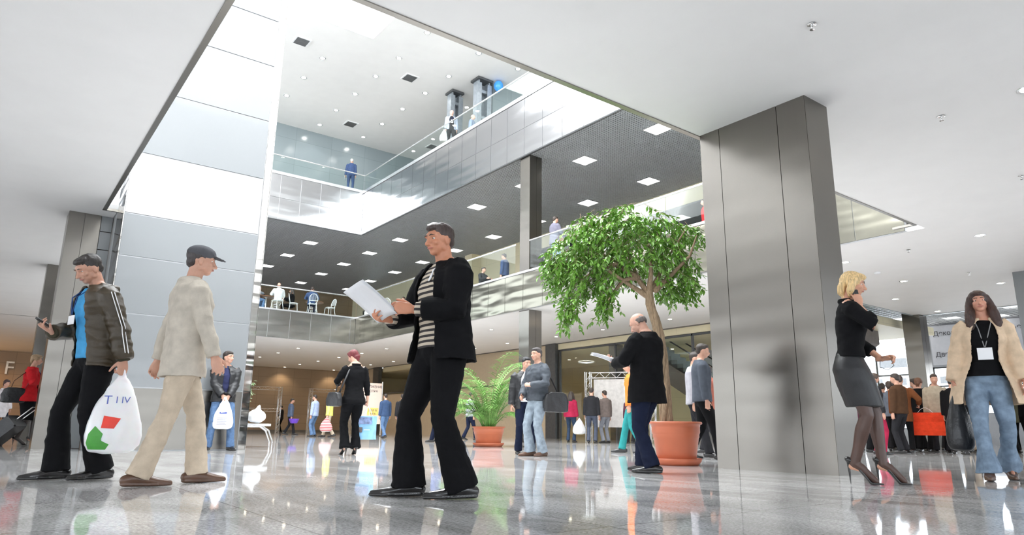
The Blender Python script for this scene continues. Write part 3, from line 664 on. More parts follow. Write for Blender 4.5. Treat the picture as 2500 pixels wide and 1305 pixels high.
pm = thing('potted_areca_palm', 'bushy areca palm in a terracotta pot behind the standing men', 'potted palm', (9.9, 13.95, 0))
pot(pm, .40, .47)
for k in range(44):
    a = k*2.399+rnd.uniform(-.2, .2); up = rnd.uniform(.74, .992); Lf = (.95+1.35*(up-.74)/.25)*rnd.uniform(.85, 1.05); ring = rnd.uniform(.02, .16)
    base = Vector((math.cos(a)*ring, math.sin(a)*ring, .42)); h = Vector((math.cos(a), math.sin(a), 0)); pts = []; p = base.copy(); el = math.asin(min(.99, up+.04))
    for i in range(17): pts.append(p.copy()); p = p+(h*math.cos(el)+ZV*math.sin(el))*Lf/16; el -= (.03 if i < 6 else .13)
    b1 = bmesh.new(); tube(b1, pts, [.012*(1-i/18)+.002 for i in range(17)], 5, False)
    side = h.cross(ZV).normalized()
    for i in range(4, 17):
        for f in (0, .5):
            q = pts[i].lerp(pts[min(16, i+1)], f); dd = (pts[min(16, i+1)]-pts[i-1]).normalized(); LL = .34*math.sin(math.pi*(i-2.5)/15.5)**.6+.05 if i < 16 else .16
            for s in (-1, 1):
                d = (side*s*.85+dd*.65+Vector((0, 0, -.12+rnd.uniform(-.15, .12)))).normalized(); nn = ZV+side*s*.4
                w = .026; sd = d.cross(nn).normalized()*w/2
                m_ = q+d*LL*.5+Vector((0, 0, -.01)); e_ = q+d*LL+Vector((0, 0, -.07*LL/.3))
                vs = [b1.verts.new(v) for v in (q-sd*.4, q+sd*.4, m_+sd, m_-sd, e_)]
                b1.faces.new(vs[:4]); b1.faces.new((vs[3], vs[2], vs[4]))
    new_obj('frond', b1, M['palm'], pm)
for k in range(6): copy_tree(d0, (24.0, 16.5+k*3.4, 3.92), label='small downlight added as fill light inside the cream shopfront, %s from the near end' % ORD[k])  # added lamps that brighten the dim shop interior
for k in range(6): copy_tree(lp0, (25.2, 17.5+k*4.6, 3.86), label='square panel added as fill light inside the cream shopfront, %s from the near end' % ORD[k])  # added glowing panels, lift the cream shop wall further
sp = thing('small_potted_plant', 'light green leafy plant peeking out beside the tower', 'potted plant', (4.75, 16.6, 0)); pot(sp, .2, .35)
bm = bmesh.new(); tube(bm, [(0, 0, .3), (.02, 0, .9), (0, 0, 1.3)], [.02, .015, .01], 6); new_obj('stem', bm, M['bark'], sp, True)
bm = bmesh.new()
for k in range(190):
    a = rnd.uniform(0, 6.28); z = rnd.uniform(.95, 1.45); r = rnd.uniform(.02, .26); p = Vector((math.cos(a)*r, math.sin(a)*r, z))
    leaf(bm, p, Vector((math.cos(a), math.sin(a), rnd.uniform(-1, .2))), ZV, .09, .045)
new_obj('foliage', bm, pbr('light_leaf', (.35, .55, .28), .35, var=.3), sp)

# ------------------------------------------------------------------ furniture
def bench():
    t = thing('waiting_seat', 'white seat on looped chrome legs beside the tower base', 'seat', (4.62, 14.9, 0), R(-25))
    bm = bmesh.new(); box(bm, -.55, .28, -.24, .24, .42, .47); bmesh.ops.bevel(bm, geom=bm.edges[:], offset=.015, segments=2); new_obj('seat', bm, M['whitewall'], t)
    for y in (-.25, .25):
        bm = bmesh.new(); tube(bm, [(-.5, y, 0), (-.46, y, .34), (-.38, y, .41), (.12, y, .41), (.24, y, .33), (.33, y, .12), (.33, y, 0)], [.018]*7, 8); new_obj('leg', bm, M['chrome'], t, True)
    bm = bmesh.new(); tube(bm, [(.24, -.25, .33), (.24, .25, .33)], [.012]*2, 8); new_obj('stretcher', bm, M['chrome'], t, True)
bench()
bm = bmesh.new(); ellips(bm, (0, 0, .14), (.2, .15, .14)); tube(bm, [(0, 0, .2), (.02, 0, .3), (.05, 0, .38)], [.1, .05, .01], 8)
o = organic('bundle', bm, .015, M['whitewall'], None, 3, .012, (9, 9, 9)); o.location = (4.62, 14.88, .475); tag(o, 'white wrapped bundle lying on the white seat', 'bundle')

M['chairwhite'] = pbr('white_metal', (.78, .79, .80), .3, .2)
def cafe_chair(loc, rz, label):
    t = thing('cafe_chair', label, 'chair', loc, rz, 'white metal café chairs on the first gallery')
    bm = bmesh.new(); lathe(bm, [(.01, .44), (.2, .44), (.21, .455), (.2, .47), (.01, .475)], 24); new_obj('seat', bm, M['chairwhite'], t, True)
    for sx_ in (-1, 1):
        bm = bmesh.new(); tube(bm, [(sx_*.16, .15, .44), (sx_*.2, .2, 0)], [.013]*2, 8); new_obj('leg', bm, M['chairwhite'], t, True)
        bm = bmesh.new(); tube(bm, [(sx_*.17, -.17, .50), (sx_*.15, -.16, .35), (sx_*.2, -.22, 0)], [.013]*3, 8); new_obj('leg', bm, M['chairwhite'], t, True)
    bm = bmesh.new()
    hoop = [(.20*math.cos(R(a)), -.2-.05*math.sin(R(a)), .68+.24*math.sin(R(a))) for a in range(-55, 236, 15)]
    tube(bm, hoop, [.014]*len(hoop), 8); tube(bm, [hoop[0], (.17, -.17, .45)], [.013]*2, 8); tube(bm, [hoop[-1], (-.17, -.17, .45)], [.013]*2, 8)
    new_obj('back_frame', bm, M['chairwhite'], t, True)
    bm = bmesh.new()
    for k in range(-3, 4):
        x = k*.05; zt = .68+.24*math.sqrt(max(0, 1-(x/.2)**2)); zb = .60
        tube(bm, [(x, -.21, zb), (x*1.02, -.245, zt-.01)], [.006]*2, 6)
    tube(bm, [(-.19, -.205, .60), (.19, -.205, .60)], [.012]*2, 8)
    new_obj('back_slats', bm, M['chairwhite'], t, True); return t
def cafe_table(loc, label):
    t = thing('cafe_table', label, 'table', loc, 0, 'brown café tables')
    bm = bmesh.new(); lathe(bm, [(.01, .72), (.42, .72), (.43, .735), (.42, .75), (.01, .75)], 32); new_obj('tabletop', bm, pbr('brown_tabletop', (.30, .14, .07), .3), t)
    bm = bmesh.new(); lathe(bm, [(.01, 0), (.24, 0), (.24, .02), (.04, .05), (.035, .7), (.1, .72), (.01, .72)], 20); new_obj('pedestal', bm, M['chrome'], t, True)
cafe_chair((10.12, 31.12, Z1), R(20), 'white café chair with its back to the balustrade, under the man in white')
cafe_chair((11.72, 31.0, Z1), R(-10), 'white café chair with its back to the balustrade, under the man in navy')
cafe_chair((10.95, 31.35, Z1), R(-110), 'white café chair seen edge-on behind the woman with long hair')
cafe_chair((12.75, 31.4, Z1), R(100), 'empty white café chair nearest the gallery corner')
cafe_chair((12.5, 32.9, Z1), R(170), 'white café chair at the far side of the right hand table')
cafe_chair((10.6, 32.9, Z1), R(150), 'white café chair at the far side of the middle table')
cafe_table((9.9, 32.1, Z1), 'brown café table between the seated men at the left')
cafe_table((12.2, 32.0, Z1), 'brown café table in front of the man in navy')
cafe_table((15.6, 30.2, Z1), 'brown café table round the gallery corner')
cafe_chair((15.0, 29.6, Z1), R(-60), 'white café chair round the gallery corner, outer one')
cafe_chair((16.1, 29.4, Z1), R(40), 'white café chair round the gallery corner, inner one')
# steel lift frame on the top gallery with a balloon
def liftmast(x, y, label, s=1.0):
    t = thing('steel_mast', label, 'mast', (x, y, Z3)); h = ZT-Z3
    for k in (-1, 1): new_obj('channel', boxes([(k*.28*s-.03, k*.28*s+.03, -.22, .22, 0, h-.1), (k*.28*s-.12, k*.28*s+.12, -.25, -.22, 0, h-.25)]), M['greysteel'], t)
    for z in (.9, 2.2, 3.5): new_obj('crosspiece', bx(-.28*s, .28*s, -.16, -.06, z, z+.14), M['greysteel'], t)
    new_obj('head_plate', bx(-.42*s, .42*s, -.34, .3, h-.12, h-.02), M['dark_steel'], t)
    new_obj('back_plate', bx(-.28*s, .28*s, .12, .2, 0, h-.15), M['greysteel'], t)
M['greysteel'] = pbr('grey_painted_steel', (.36, .40, .44), .35, .4)
liftmast(16.35, 24.1, 'grey steel mast on the top gallery, nearer one with cross pieces', 1.0)
liftmast(16.0, 25.9, 'grey steel mast on the top gallery, further one', .8)
bm = bmesh.new(); ellips(bm, (0, 0, 0), (.22, .22, .26), u=24, v=16); bl = new_obj('balloon_skin', bm, pbr('blue_balloon', (.06, .33, .85), .25), None, True)
bl.name = 'balloon'; bl.location = (16.95, 23.6, ZT-.28); tag(bl, 'blue balloon resting against the top ceiling beside the steel mast', 'balloon')
bm = bmesh.new(); tube(bm, [(0, 0, -.25), (.01, 0, -.31)], [.02, .03], 8); new_obj('knot', bm, bl.data.materials[0], bl, True)

# ------------------------------------------------------------------ people
def cloth(name, col, rough=.85, var=.12, stripes=None, spec=.15):
    m = pbr(name, col, rough, 0, var, 14, .25, 260, spec=spec, sheen=0)
    if stripes:
        nt = m.node_tree; b = nt.nodes['Principled BSDF']; v = texco(nt, (1, 1, 1))
        w = nd(nt, 'ShaderNodeTexWave'); w.bands_direction = 'Z'; w.inputs['Scale'].default_value = stripes[1]; w.inputs['Distortion'].default_value = .3; nt.links.new(v, w.inputs[0])
        r = nd(nt, 'ShaderNodeValToRGB'); r.color_ramp.interpolation = 'CONSTANT'; r.color_ramp.elements[0].color = (*col, 1); r.color_ramp.elements[1].color = (*stripes[0], 1); r.color_ramp.elements[1].position = .55
        nt.links.new(w.outputs['Fac'], r.inputs[0]); nt.links.new(r.outputs[0], b.inputs['Base Color'])
    return m
_mc = {}
def mc(key, col, **k):
    if key not in _mc: _mc[key] = cloth(key, col, **k)
    return _mc[key]
def skin(col=(.55, .30, .21)):
    k = 'skin%s' % (col,)
    if k not in _mc:
        m = pbr('skin', col, .5, 0, .06, 20, .1, 120); m.node_tree.nodes['Principled BSDF'].inputs['Subsurface Weight'].default_value = .08; _mc[k] = m
    return _mc[k]
def hairm(col):
    k = 'hair%s' % (col,)
    if k not in _mc: _mc[k] = pbr('hair', col, .4, 0, .4, 3, .5, 8, stretch=(40, 40, 3))
    return _mc[k]
EYEW = pbr('eye_white', (.8, .78, .75), .2, var=.02); EYED = pbr('eye_iris', (.05, .03, .02), .15)
LIP = pbr('lips', (.45, .15, .12), .45)
SHOEB = pbr('black_shoe_leather', (.015, .014, .014), .22, var=.2, coat=.3); SHOEBR = pbr('brown_shoe_leather', (.10, .05, .03), .3, var=.2)

def ik(a, b, l1, l2, pole):
    a, b, pole = Vector(a), Vector(b), Vector(pole); d = b-a; L = min(d.length, (l1+l2)*.998); n = d.normalized()
    b = a+n*L; x = (l1*l1-l2*l2+L*L)/(2*L); h = math.sqrt(max(0, l1*l1-x*x)); p = (pole-n*pole.dot(n)).normalized()
    return a+n*x+p*h, b
def hand2(bm, w, d, n, side, curl, k=1.0, tcurl=.4):
    d = Vector(d).normalized(); n0 = Vector(n); n0 = (n0-d*n0.dot(d)).normalized(); s = d.cross(n0).normalized()
    if s.dot(Vector(side)) < 0: s = -s
    w = Vector(w)
    tube(bm, [w-d*.03*k, w+d*.012*k, w+d*.045*k, w+d*.085*k], [(.026*k, .020*k), (.029*k, .017*k), (.039*k, .016*k), (.040*k, .013*k)], 12, up=n0)
    for i, L0 in enumerate((.074, .082, .076, .060)):
        b = w+d*((.082, .086, .082, .074)[i])*k+s*(.0315-.021*i)*k
        cur = (d+s*(.12-.075*i)).normalized(); nn = (n0-cur*n0.dot(cur)).normalized(); pts = [b-cur*.02*k, b]
        for j, fr in enumerate((.45, .31, .24)):
            a = curl*(.75, .95, .6)[j]*(1+.08*i); cc, ss = math.cos(a), math.sin(a)
            cur, nn = (cur*cc+nn*ss).normalized(), (nn*cc-cur*ss).normalized(); pts.append(pts[-1]+cur*L0*k*fr)
        tube(bm, pts, [.0095*k, .0092*k, .0086*k, .0078*k, .0066*k], 8)
    b = w+d*.022*k+s*.026*k+n0*.004*k; cur = (d*.62+s*.72+n0*.28).normalized(); pts = [b-cur*.012*k, b]
    tgt = (d*.8-s*.25+n0*.8).normalized()
    for j, L in enumerate((.036, .032, .026)):
        cur = cur.lerp(tgt, tcurl*(.25, .6, .6)[j]).normalized(); pts.append(pts[-1]+cur*L*k)
    tube(bm, pts, [.013*k, .0135*k, .0115*k, .0098*k, .008*k], 9)

SH = (.178, 1.415); HIP = .088
class Person: pass
def person(label, x, y, face, h, sp, z=0):
    """face: heading in degrees relative to the line of sight (0 = walking away, 90 = to the right, 180 = towards)"""
    az = math.atan2(x, y)+R(face); P = Person(); s = h/(1.75+sp.get('heel', 0))
    t = thing('person', label, 'person', (x, y, z), -az, sp.get('group'), s); P.t = t
    P.M = Matrix.Translation((x, y, z)) @ Matrix.Rotation(-az, 4, 'Z') @ Matrix.Scale(s, 4); P.s = s
    fem = sp.get('fem', 0); lod = sp.get('lod', 1); vx = (.0055, .009, .014)[lod]; gx = (.008, .011, .016)[lod]
    lx, ly = sp.get('lean', (0, 0)); seat = sp.get('seat'); b = sp.get('bulk', 1.0)*(.93 if fem else 1)
    zd = (seat if seat else 0.0)-sp.get('heel', 0)                        # how far the hips drop when sitting
    def S(v):
        v = Vector(v); q = max(0, v.z-.92); return Vector((v.x+lx*q, v.y+ly*q, v.z-zd))
    def sh(bm):
        for v in bm.verts: v.co = S(v.co)
        return bm
    shx = (.155 if fem else SH[0])*(b*.5+.5); 
    # limbs
    arms = {}
    for k, sd in (('R', 1), ('L', -1)):
        a = sp.get(k, ((sd*.24, .03, .80), (sd*.4, -1, 0), None, None, .35))
        sho = S((sd*shx, sp.get('sh'+k, 0), SH[1])); el, wr = ik(sho, a[0], .285, .255, a[1])
        fd = Vector(a[2]) if a[2] else (wr-el).normalized(); pn = Vector(a[3]) if a[3] else Vector((-sd, 0, 0)); arms[k] = (sho, el, wr, fd, pn, a[4])
    P.wr = {k: P.M @ (a[2]+a[3].normalized()*.06) for k, a in arms.items()}
    legs = {}
    for k, sd in (('R', 1), ('L', -1)):
        f = sp.get('foot'+k, (sd*.11, .0, 0, 8*sd))      # x, y, lift, yaw(out)
        hip = S((sd*HIP, 0, .90)); ank = Vector((f[0], f[1], .085+f[2])); kn, ank = ik(hip, ank, .425, .42, sp.get('knee'+k, (sd*.15, 1, 0))); legs[k] = (hip, kn, ank, f)
    # ---- body: one continuous skin
    hp, hy, hr = [R(v) for v in sp.get('head', (8, 0, 0))]
    nb = S((0, -.005, 1.455)); hc = nb+Vector((0, .018, .075))
    Hm = Matrix.Translation(hc) @ Matrix.Rotation(-hy, 4, 'Z') @ Matrix.Rotation(-hp, 4, 'X') @ Matrix.Rotation(hr, 4, 'Y')   # pitch down positive, yaw right positive
    hs = .95 if fem else 1.0; hoff = Vector((0, .018, .118))
    def H(v): return Hm @ (Vector(v)*hs+hoff)
    HR = Hm.to_3x3()
    bm = bmesh.new()
    def he(c, r): ellips(bm, H(c), [q*hs for q in r], HR, 20, 14)
    he((0, -.012, .022), (.074, .094, .088)); he((0, .028, -.030), (.058, .062, .070)); he((0, .052, -.078), (.032, .030, .024)); he((0, .062, .028), (.052, .026, .034))
    he((.036, .056, -.022), (.024, .028, .022)); he((-.036, .056, -.022), (.024, .028, .022))
    tube(bm, [H((0, .084, .018)), H((0, .098, -.010)), H((0, .108, -.026))], [.008, .011, .0145], 8); he((.012, .094, -.030), (.009, .012, .008)); he((-.012, .094, -.030), (.009, .012, .008))
    he((0, .084, -.050), (.026, .012, .007)); he((0, .082, -.058), (.022, .012, .007))
    for q in (-1, 1): he((q*.031, .078, .026), (.020, .012, .006)); he((q*.0745, -.006, -.012), (.008, .018, .031)); he((q*.055, .004, -.050), (.010, .030, .028))
    tube(bm, [nb-Vector((0, .005, .06)), nb+Vector((0, .0, .02)), Hm @ Vector((0, .002, .065))], [(.066*b, .058), (.056*b, .055), (.053*b, .057)], 14)
    for sd in (-1, 1): tube(bm, [S((sd*.03, 0, 1.44 if fem else 1.455)), S((sd*.10, -.005, 1.415)), S((sd*shx*.93, 0, 1.395))], [.035, .036, .044], 10)
    # torso core
    rr = [S(v) for v in ((0, 0, .97), (0, 0, 1.06), (0, 0, 1.2), (0, .005, 1.32), (0, 0, 1.42))]
    tube(bm, rr, [(.13*b, .095), (.115*b, .085), (.125*b, .095), (.14*b, .10), (.12*b, .075)], 16, up=Vector((0, 1, 0)))
    for k in 'RL':
        sho, el, wr, fd, pn, cu = arms[k]; tube(bm, [sho, sho.lerp(el, .5), el, el.lerp(wr, .35), wr], [.048*b, .043*b, .036*b, .037*b, (.026, .022)], 12)
        sdx = Vector((0, 1, .2)) if k == 'R' else Vector((0, 1, .2)); th = sp.get('thumb'+k)
        hand2(bm, wr, fd, pn, Vector(th) if th else Vector((0, .6, .8)), cu, .95 if fem else 1.03, sp.get('tc', .5))
        hip, kn, ank, f = legs[k]; lk = .86 if sp.get('stockings') else 1; tube(bm, [hip, hip.lerp(kn, .5), kn, kn.lerp(ank, .35), ank], [q*lk for q in (.075, .068, .050, .050, .036)], 12)
        fy = R(f[3]); fd_ = Vector((math.sin(fy), math.cos(fy), 0)); tube(bm, [ank-fd_*.02-ZV*.02, ank+fd_*.06-ZV*.045, Vector((ank.x, ank.y, .03+f[2]*.3))+fd_*.15], [.030, .024, .014], 10)
    for v in bm.verts: v.co.z = max(v.co.z, .012)
    body = organic('body', bm, vx, skin(sp.get('skin', (.56, .31, .22))), t, 2)
    if lod < 2:
        for q in (-1, 1):
            bm = bmesh.new(); ellips(bm, H((q*.030, .0665, .010)), (.0115, .0115, .0085), HR, 14, 10); new_obj('eye', bm, EYEW, t, True)
            e = t.children[-1]
            bm = bmesh.new(); ellips(bm, H((q*.030, .0735, .009)), (.0058, .0055, .0058), HR, 12, 8); new_obj('iris', bm, EYED, e, True)
            bm = bmesh.new(); tube(bm, [H((q*.014, .090, .031)), H((q*.032, .090, .034)), H((q*.050, .077, .027))], [.003, .0042, .002], 6); new_obj('eyebrow', bm, hairm(sp.get('brow', (.05, .03, .02))), t, True)
        bm = bmesh.new(); tube(bm, [H((-.024, .087, -.054)), H((0, .0965, -.0525)), H((.024, .087, -.054))], [(.002, .003), (.004, .0065), (.002, .003)], 8); new_obj('lips', bm, LIP, t, True)
    # ---- hair
    st = sp.get('hair', 'short'); hcx = sp.get('haircol', (.03, .02, .015)); bm = bmesh.new()
    if st == 'short':
        ellips(bm, H((0, -.024, .040)), [q*hs for q in (.081, .094, .082)], HR, 20, 14); ellips(bm, H((0, .02, .082)), [q*hs for q in (.062, .066, .032)], HR, 20, 14); ellips(bm, H((0, -.062, -.01)), [q*hs for q in (.066, .046, .055)], HR, 16, 10)
    elif st == 'bald':
        for q in (-1, 1):
            ellips(bm, H((q*.0640, -.030, .004)), [w*hs for w in (.0155, .040, .034)], HR, 14, 10); ellips(bm, H((q*.050, -.070, .000)), [w*hs for w in (.024, .030, .040)], HR, 14, 10)
        ellips(bm, H((0, -.088, -.002)), [q*hs for q in (.046, .022, .042)], HR, 16, 10)
    elif st == 'bob':
        ellips(bm, H((0, -.022, .036)), [q*hs for q in (.090, .104, .092)], HR, 22, 16); ellips(bm, H((0, .03, .080)), [q*hs for q in (.066, .07, .036)], HR, 20, 14)
        for q in (-1, 1): tube(bm, [H((q*.070, .005, .04)), H((q*.083, -.005, -.02)), H((q*.080, -.012, -.075)), H((q*.066, -.01, -.115))], [.030, .034, .034, .018], 10)
        tube(bm, [H((0, -.075, .03)), H((0, -.092, -.04)), H((0, -.085, -.10)), H((0, -.07, -.125))], [(.06, .035), (.075, .04), (.07, .035), (.05, .015)], 14, up=Vector((0, 1, 0)))
    elif st == 'crop':
        ellips(bm, H((0, -.022, .040)), [q*hs for q in (.088, .102, .088)], HR, 22, 16); ellips(bm, H((0, .028, .080)), [q*hs for q in (.066, .07, .036)], HR, 20, 14)
        for q in (-1, 1): tube(bm, [H((q*.070, .02, .04)), H((q*.080, .004, .0)), H((q*.074, .0, -.03))], [.024, .020, .008], 10)
        tube(bm, [H((0, -.07, .03)), H((0, -.082, -.04)), H((0, -.072, -.088))], [(.06, .035), (.065, .034), (.045, .014)], 14, up=Vector((0, 1, 0)))
    elif st == 'long':
        ellips(bm, H((0, -.020, .036)), [q*hs for q in (.090, .102, .090)], HR, 22, 16); ellips(bm, H((0, .026, .078)), [q*hs for q in (.066, .066, .034)], HR, 20, 14)
        for q in (-1, 1): tube(bm, [H((q*.070, .0, .04)), H((q*.085, .0, -.03)), H((q*.100, .02, -.13)), H((q*.115, .045, -.24)), H((q*.105, .06, -.31))], [.032, .038, .046, .042, .014], 12)
        tube(bm, [H((0, -.07, .03)), H((0, -.088, -.06)), H((0, -.10, -.18)), H((0, -.105, -.28))], [(.07, .035), (.09, .045), (.11, .045), (.09, .02)], 14, up=Vector((0, 1, 0)))
    if st != 'none':
        ho = organic('hair', bm, vx*1.2, hairm(hcx), t, 2, .0035 if lod < 2 else 0, (60, 60, 12))
    if sp.get('cap'):
        bm = bmesh.new(); ellips(bm, H((0, -.012, .060)), [q*hs for q in (.090, .108, .066)], HR, 22, 12)
        tube(bm, [H((0, .07, .052)), H((0, .13, .042))], [(.062, .008), (.045, .005)], 12, up=HR @ ZV); organic('cap', bm, vx*1.2, sp['cap'], t, 2)
    # ---- trousers / skirt
    tm = sp.get('trousers'); fl = sp.get('flare', .068)
    if tm:
        bm = bmesh.new()
        for k in 'RL':
            hip, kn, ank, f = legs[k]; a2 = Vector((ank.x, ank.y, max(.062, ank.z-.02)))
            tube(bm, [hip+Vector((0, 0, -.02)), hip.lerp(kn, .45), kn, kn.lerp(a2, .5), a2+(kn-a2)*.06, a2], [(.098*b, .108*b), (.088*b, .095*b), (.064*b, .068*b), (.060*b, fl), (fl*.98, fl*1.1), (fl, fl*1.18)], 16, False)
        tube(bm, [S((0, 0, .80)), S((0, -.005, .88)), S((0, 0, .96)), S((0, 0, 1.03))], [(.10*b, .085*b), (.172*b, .122*b), (.165*b, .115*b), (.150*b, .100*b)], 20, False, up=Vector((0, 1, 0)))
        organic('trousers', bm, gx, tm, t, 3, .007 if lod < 2 else 0, (9, 9, 16))
    if sp.get('skirt'):
        m_, hem = sp['skirt']; bm = bmesh.new(); kx = (legs['R'][1]+legs['L'][1])/2
        rings = []
        for q, (zz, rx, ry) in enumerate(((hem, .158, .150), (hem+.12, .172, .158), (.78, .188, .158), (.88, .185, .150), (.96, .162, .122), (1.02, .134, .104))):
            f = max(0, min(1, (.9-zz)/.4)); c = S((0, -.012, zz)) if zz > .9 else Vector((kx.x*f, kx.y*f*.85-.006, zz-zd)); rings.append(sup(c.x, c.y, c.z, rx, ry, 28, 2.1))
        ring_loft(bm, rings); organic('skirt', bm, gx, m_, t, 3, .004, (8, 8, 10))
    if sp.get('stockings'):
        bm = bmesh.new()
        for k in 'RL':
            hip, kn, ank, f = legs[k]; back = Vector((0, -.006, 0))
            tube(bm, [hip, hip.lerp(kn, .5), kn, kn.lerp(ank, .3)+back, kn.lerp(ank, .7), ank], [.084, .078, .058, .060, .044, .042], 14)
            fy = R(f[3]); fd_ = Vector((math.sin(fy), math.cos(fy), 0)); tube(bm, [ank, ank+fd_*.05-ZV*.03, Vector((ank.x, ank.y, .035))+fd_*.15], [.042, .037, .026], 10)
        organic('stockings', bm, gx*.8, sp['stockings'], t, 2)
    # ---- shoes
    heel = sp.get('heel', 0)
    for k in 'RL':
        hip, kn, ank, f = legs[k]; fy = R(f[3]); d = Vector((math.sin(fy), math.cos(fy), 0)); c = Vector((ank.x, ank.y, 0)); bm = bmesh.new(); lf = ank.z-.085; L = 1.0
        zh = heel+lf
        if heel:
            tube(bm, [c-d*.045+ZV*(zh+.035), c+d*.0+ZV*(zh*.9+.030), c+d*.06+ZV*(zh*.45+.022), c+d*.115+ZV*.018, c+d*.20+ZV*.012], [(.030, .026), (.031, .020), (.034, .016), (.038, .016), (.012, .008)], 14)
            tube(bm, [c-d*.045+ZV*(zh+.02), c-d*.04+ZV*.004], [.016, .005], 8)
        else:
            tube(bm, [c-d*.075+ZV*(zh+.045), c-d*.03+ZV*(zh+.055), c+d*.05+ZV*(zh*.7+.048), c+d*.12+ZV*(.034), c+d*.20*sp.get('toe', 1)+ZV*.026], [(.034, .036), (.040, .045), (.043, .036), (.047, .028), (.022*(.6 if sp.get('toe', 1) > 1 else 1), .016)], 14)
            tube(bm, [c-d*.07+ZV*(zh+.016), c+d*.05+ZV*(zh*.6+.014), c+d*.13+ZV*.014, c+d*.2*sp.get('toe', 1)+ZV*.014], [(.036, .014), (.040, .014), (.048, .013), (.024, .011)], 12)
        for v in bm.verts: v.co.z = max(v.co.z, .001)
        organic('shoe', bm, .006 if lod < 2 else .011, sp.get('shoes', SHOEB), t, 2)
    # ---- upper garments (inner first)
    for gi, g in enumerate(sp.get('tops', [])):
        kind, m_ = g['n'], g['m']; hem = g.get('hem', .90); ext = g.get('ease', .012+.012*gi); op = g.get('open', 0); sl = g.get('sleeve', 1.0); flare = g.get('flare', 1.0)
        if fem: prof = [(.78, .178, .14, -.01), (.88, .178, .138, -.01), (.96, .158, .118, 0), (1.07, .130, .098, .005), (1.18, .138, .108, .012), (1.27, .150, .128, .022), (1.35, .152, .112, .01), (1.41, .150, .085, 0), (1.445, .115, .072, -.004), (1.47, .072, .060, -.004)]
        else: prof = [(.70, .172, .128, 0), (.80, .170, .125, 0), (.92, .165, .118, 0), (1.05, .154, .110, 0), (1.18, .160, .115, .005), (1.30, .176, .122, .008), (1.38, .178, .112, .002), (1.425, .165, .092, -.004), (1.455, .122, .078, -.006), (1.485, .074, .064, -.008)]
        prof = [(z_, rx*b, ry*(b*.6+.4), cy) for z_, rx, ry, cy in prof]
        def at(zz):
            for (z0, *p0), (z1, *p1) in zip(prof, prof[1:]):
                if z0 <= zz <= z1: f = (zz-z0)/(z1-z0); return [u+(v-u)*f for u, v in zip(p0, p1)]
            return list(prof[0][1:]) if zz < prof[0][0] else list(prof[-1][1:])
        zz = [hem+i*(1.47-hem)/16 for i in range(17)]+([1.487] if g.get('collar', 1) else [])
        bm = bmesh.new(); rings = []
        for q in zz:
            rx, ry, cy = at(q); fr = 1+(flare-1)*max(0, (1.15-q)/.35); rx, ry = rx*fr+ext, ry*fr+ext
            if op:
                gap = op*(.55+.45*max(0, min(1, (1.46-q)/.15)))*(1+g.get('spread', 0)*max(0, (1.2-q)/.4)); n = 30
                a0, a1 = 90+gap, 450-gap; o_ = sup(0, cy, q, rx, ry, n, 2.2, a0, a1); i_ = sup(0, cy, q, rx-.014, ry-.014, n, 2.2, a0, a1)
                rings.append(o_+i_[::-1])
            else: rings.append(sup(0, cy, q, rx, ry, 28, 2.2))
        ring_loft(bm, rings); sh(bm)
        if sl:
            for k in 'RL':
                sho, el, wr, *_ = arms[k]; e = .010+.006*gi+g.get('sbulk', 0); w_ = el.lerp(wr, min(1, (sl-.5)*2)) if sl > .5 else None; sd = 1 if k == 'R' else -1
                s0_ = sho+Vector((-sd*.035, 0, .0))
                if w_ is not None: tube(bm, [s0_, sho.lerp(el, .12), sho.lerp(el, .55), el, el.lerp(w_, .5), w_-(w_-el)*.03, w_], [.057*b+e, .058*b+e, .050*b+e, .044*b+e, .041+e, .036+e, .034+e], 14, False)
                else: tube(bm, [s0_, sho.lerp(el, .12), sho.lerp(el, sl*2*.8)], [.058*b+e, .060*b+e, .056*b+e], 14, False)
        if g.get('collar', 1):
            ng = []
            c0 = S((0, -.008, 1.488)); r_ = (.070+ext*.5)*b
            for a in range(-65 if op else -90, 246 if op else 270, 15):
                ng.append(c0+Vector((r_*math.cos(R(-a)), r_*.92*math.sin(R(-a)), .006-(.016 if math.sin(R(-a)) > .4 else 0))))
            tube(bm, ng, [(.010, .018)]*len(ng), 8)
        if g.get('hood'):
            tube(bm, [S((-.11, -.05, 1.47)), S((-.07, -.11, 1.475)), S((0, -.125, 1.47)), S((.07, -.11, 1.475)), S((.11, -.05, 1.47))], [.022, .034, .038, .034, .022], 10)
        organic(kind, bm, gx, m_, t, 3, g.get('wr', .008) if lod < 2 else 0, g.get('wf', (7, 7, 13)))
        if g.get('band'):
            rx, ry, cy = at(hem); fr = 1+(flare-1)*max(0, (1.15-hem)/.35); bm = bmesh.new()
            rings = [sup(0, cy, hem+dz, rx*fr+ext+e2, ry*fr+ext+e2, 28, 2.2) for dz, e2 in ((-.055, -.004), (-.04, .004), (0, .006), (.012, 0))]
            n = len(rings[0]);  ring_loft(bm, rings); sh(bm); organic('waistband', bm, gx, g['band'], t, 2, .003, (60, 60, 3))
            for k in 'RL':
                sho, el, wr, *_ = arms[k]; d_ = (wr-el).normalized(); bm = bmesh.new(); tube(bm, [wr-d_*.05, wr-d_*.01, wr+d_*.015], [.040, .041, .037], 14, False); organic('cuff', bm, .008, g['band'], t, 2)
    P.H, P.S, P.arms, P.legs, P.shx = H, S, arms, legs, shx
    return P
def held(name, label, cat, P, mats, group=None):
    """an object carried by a person: top-level, placed with the person's own transform"""
    o = thing(name, label, cat, (0, 0, 0), 0, group); o.matrix_world = P.M; return o

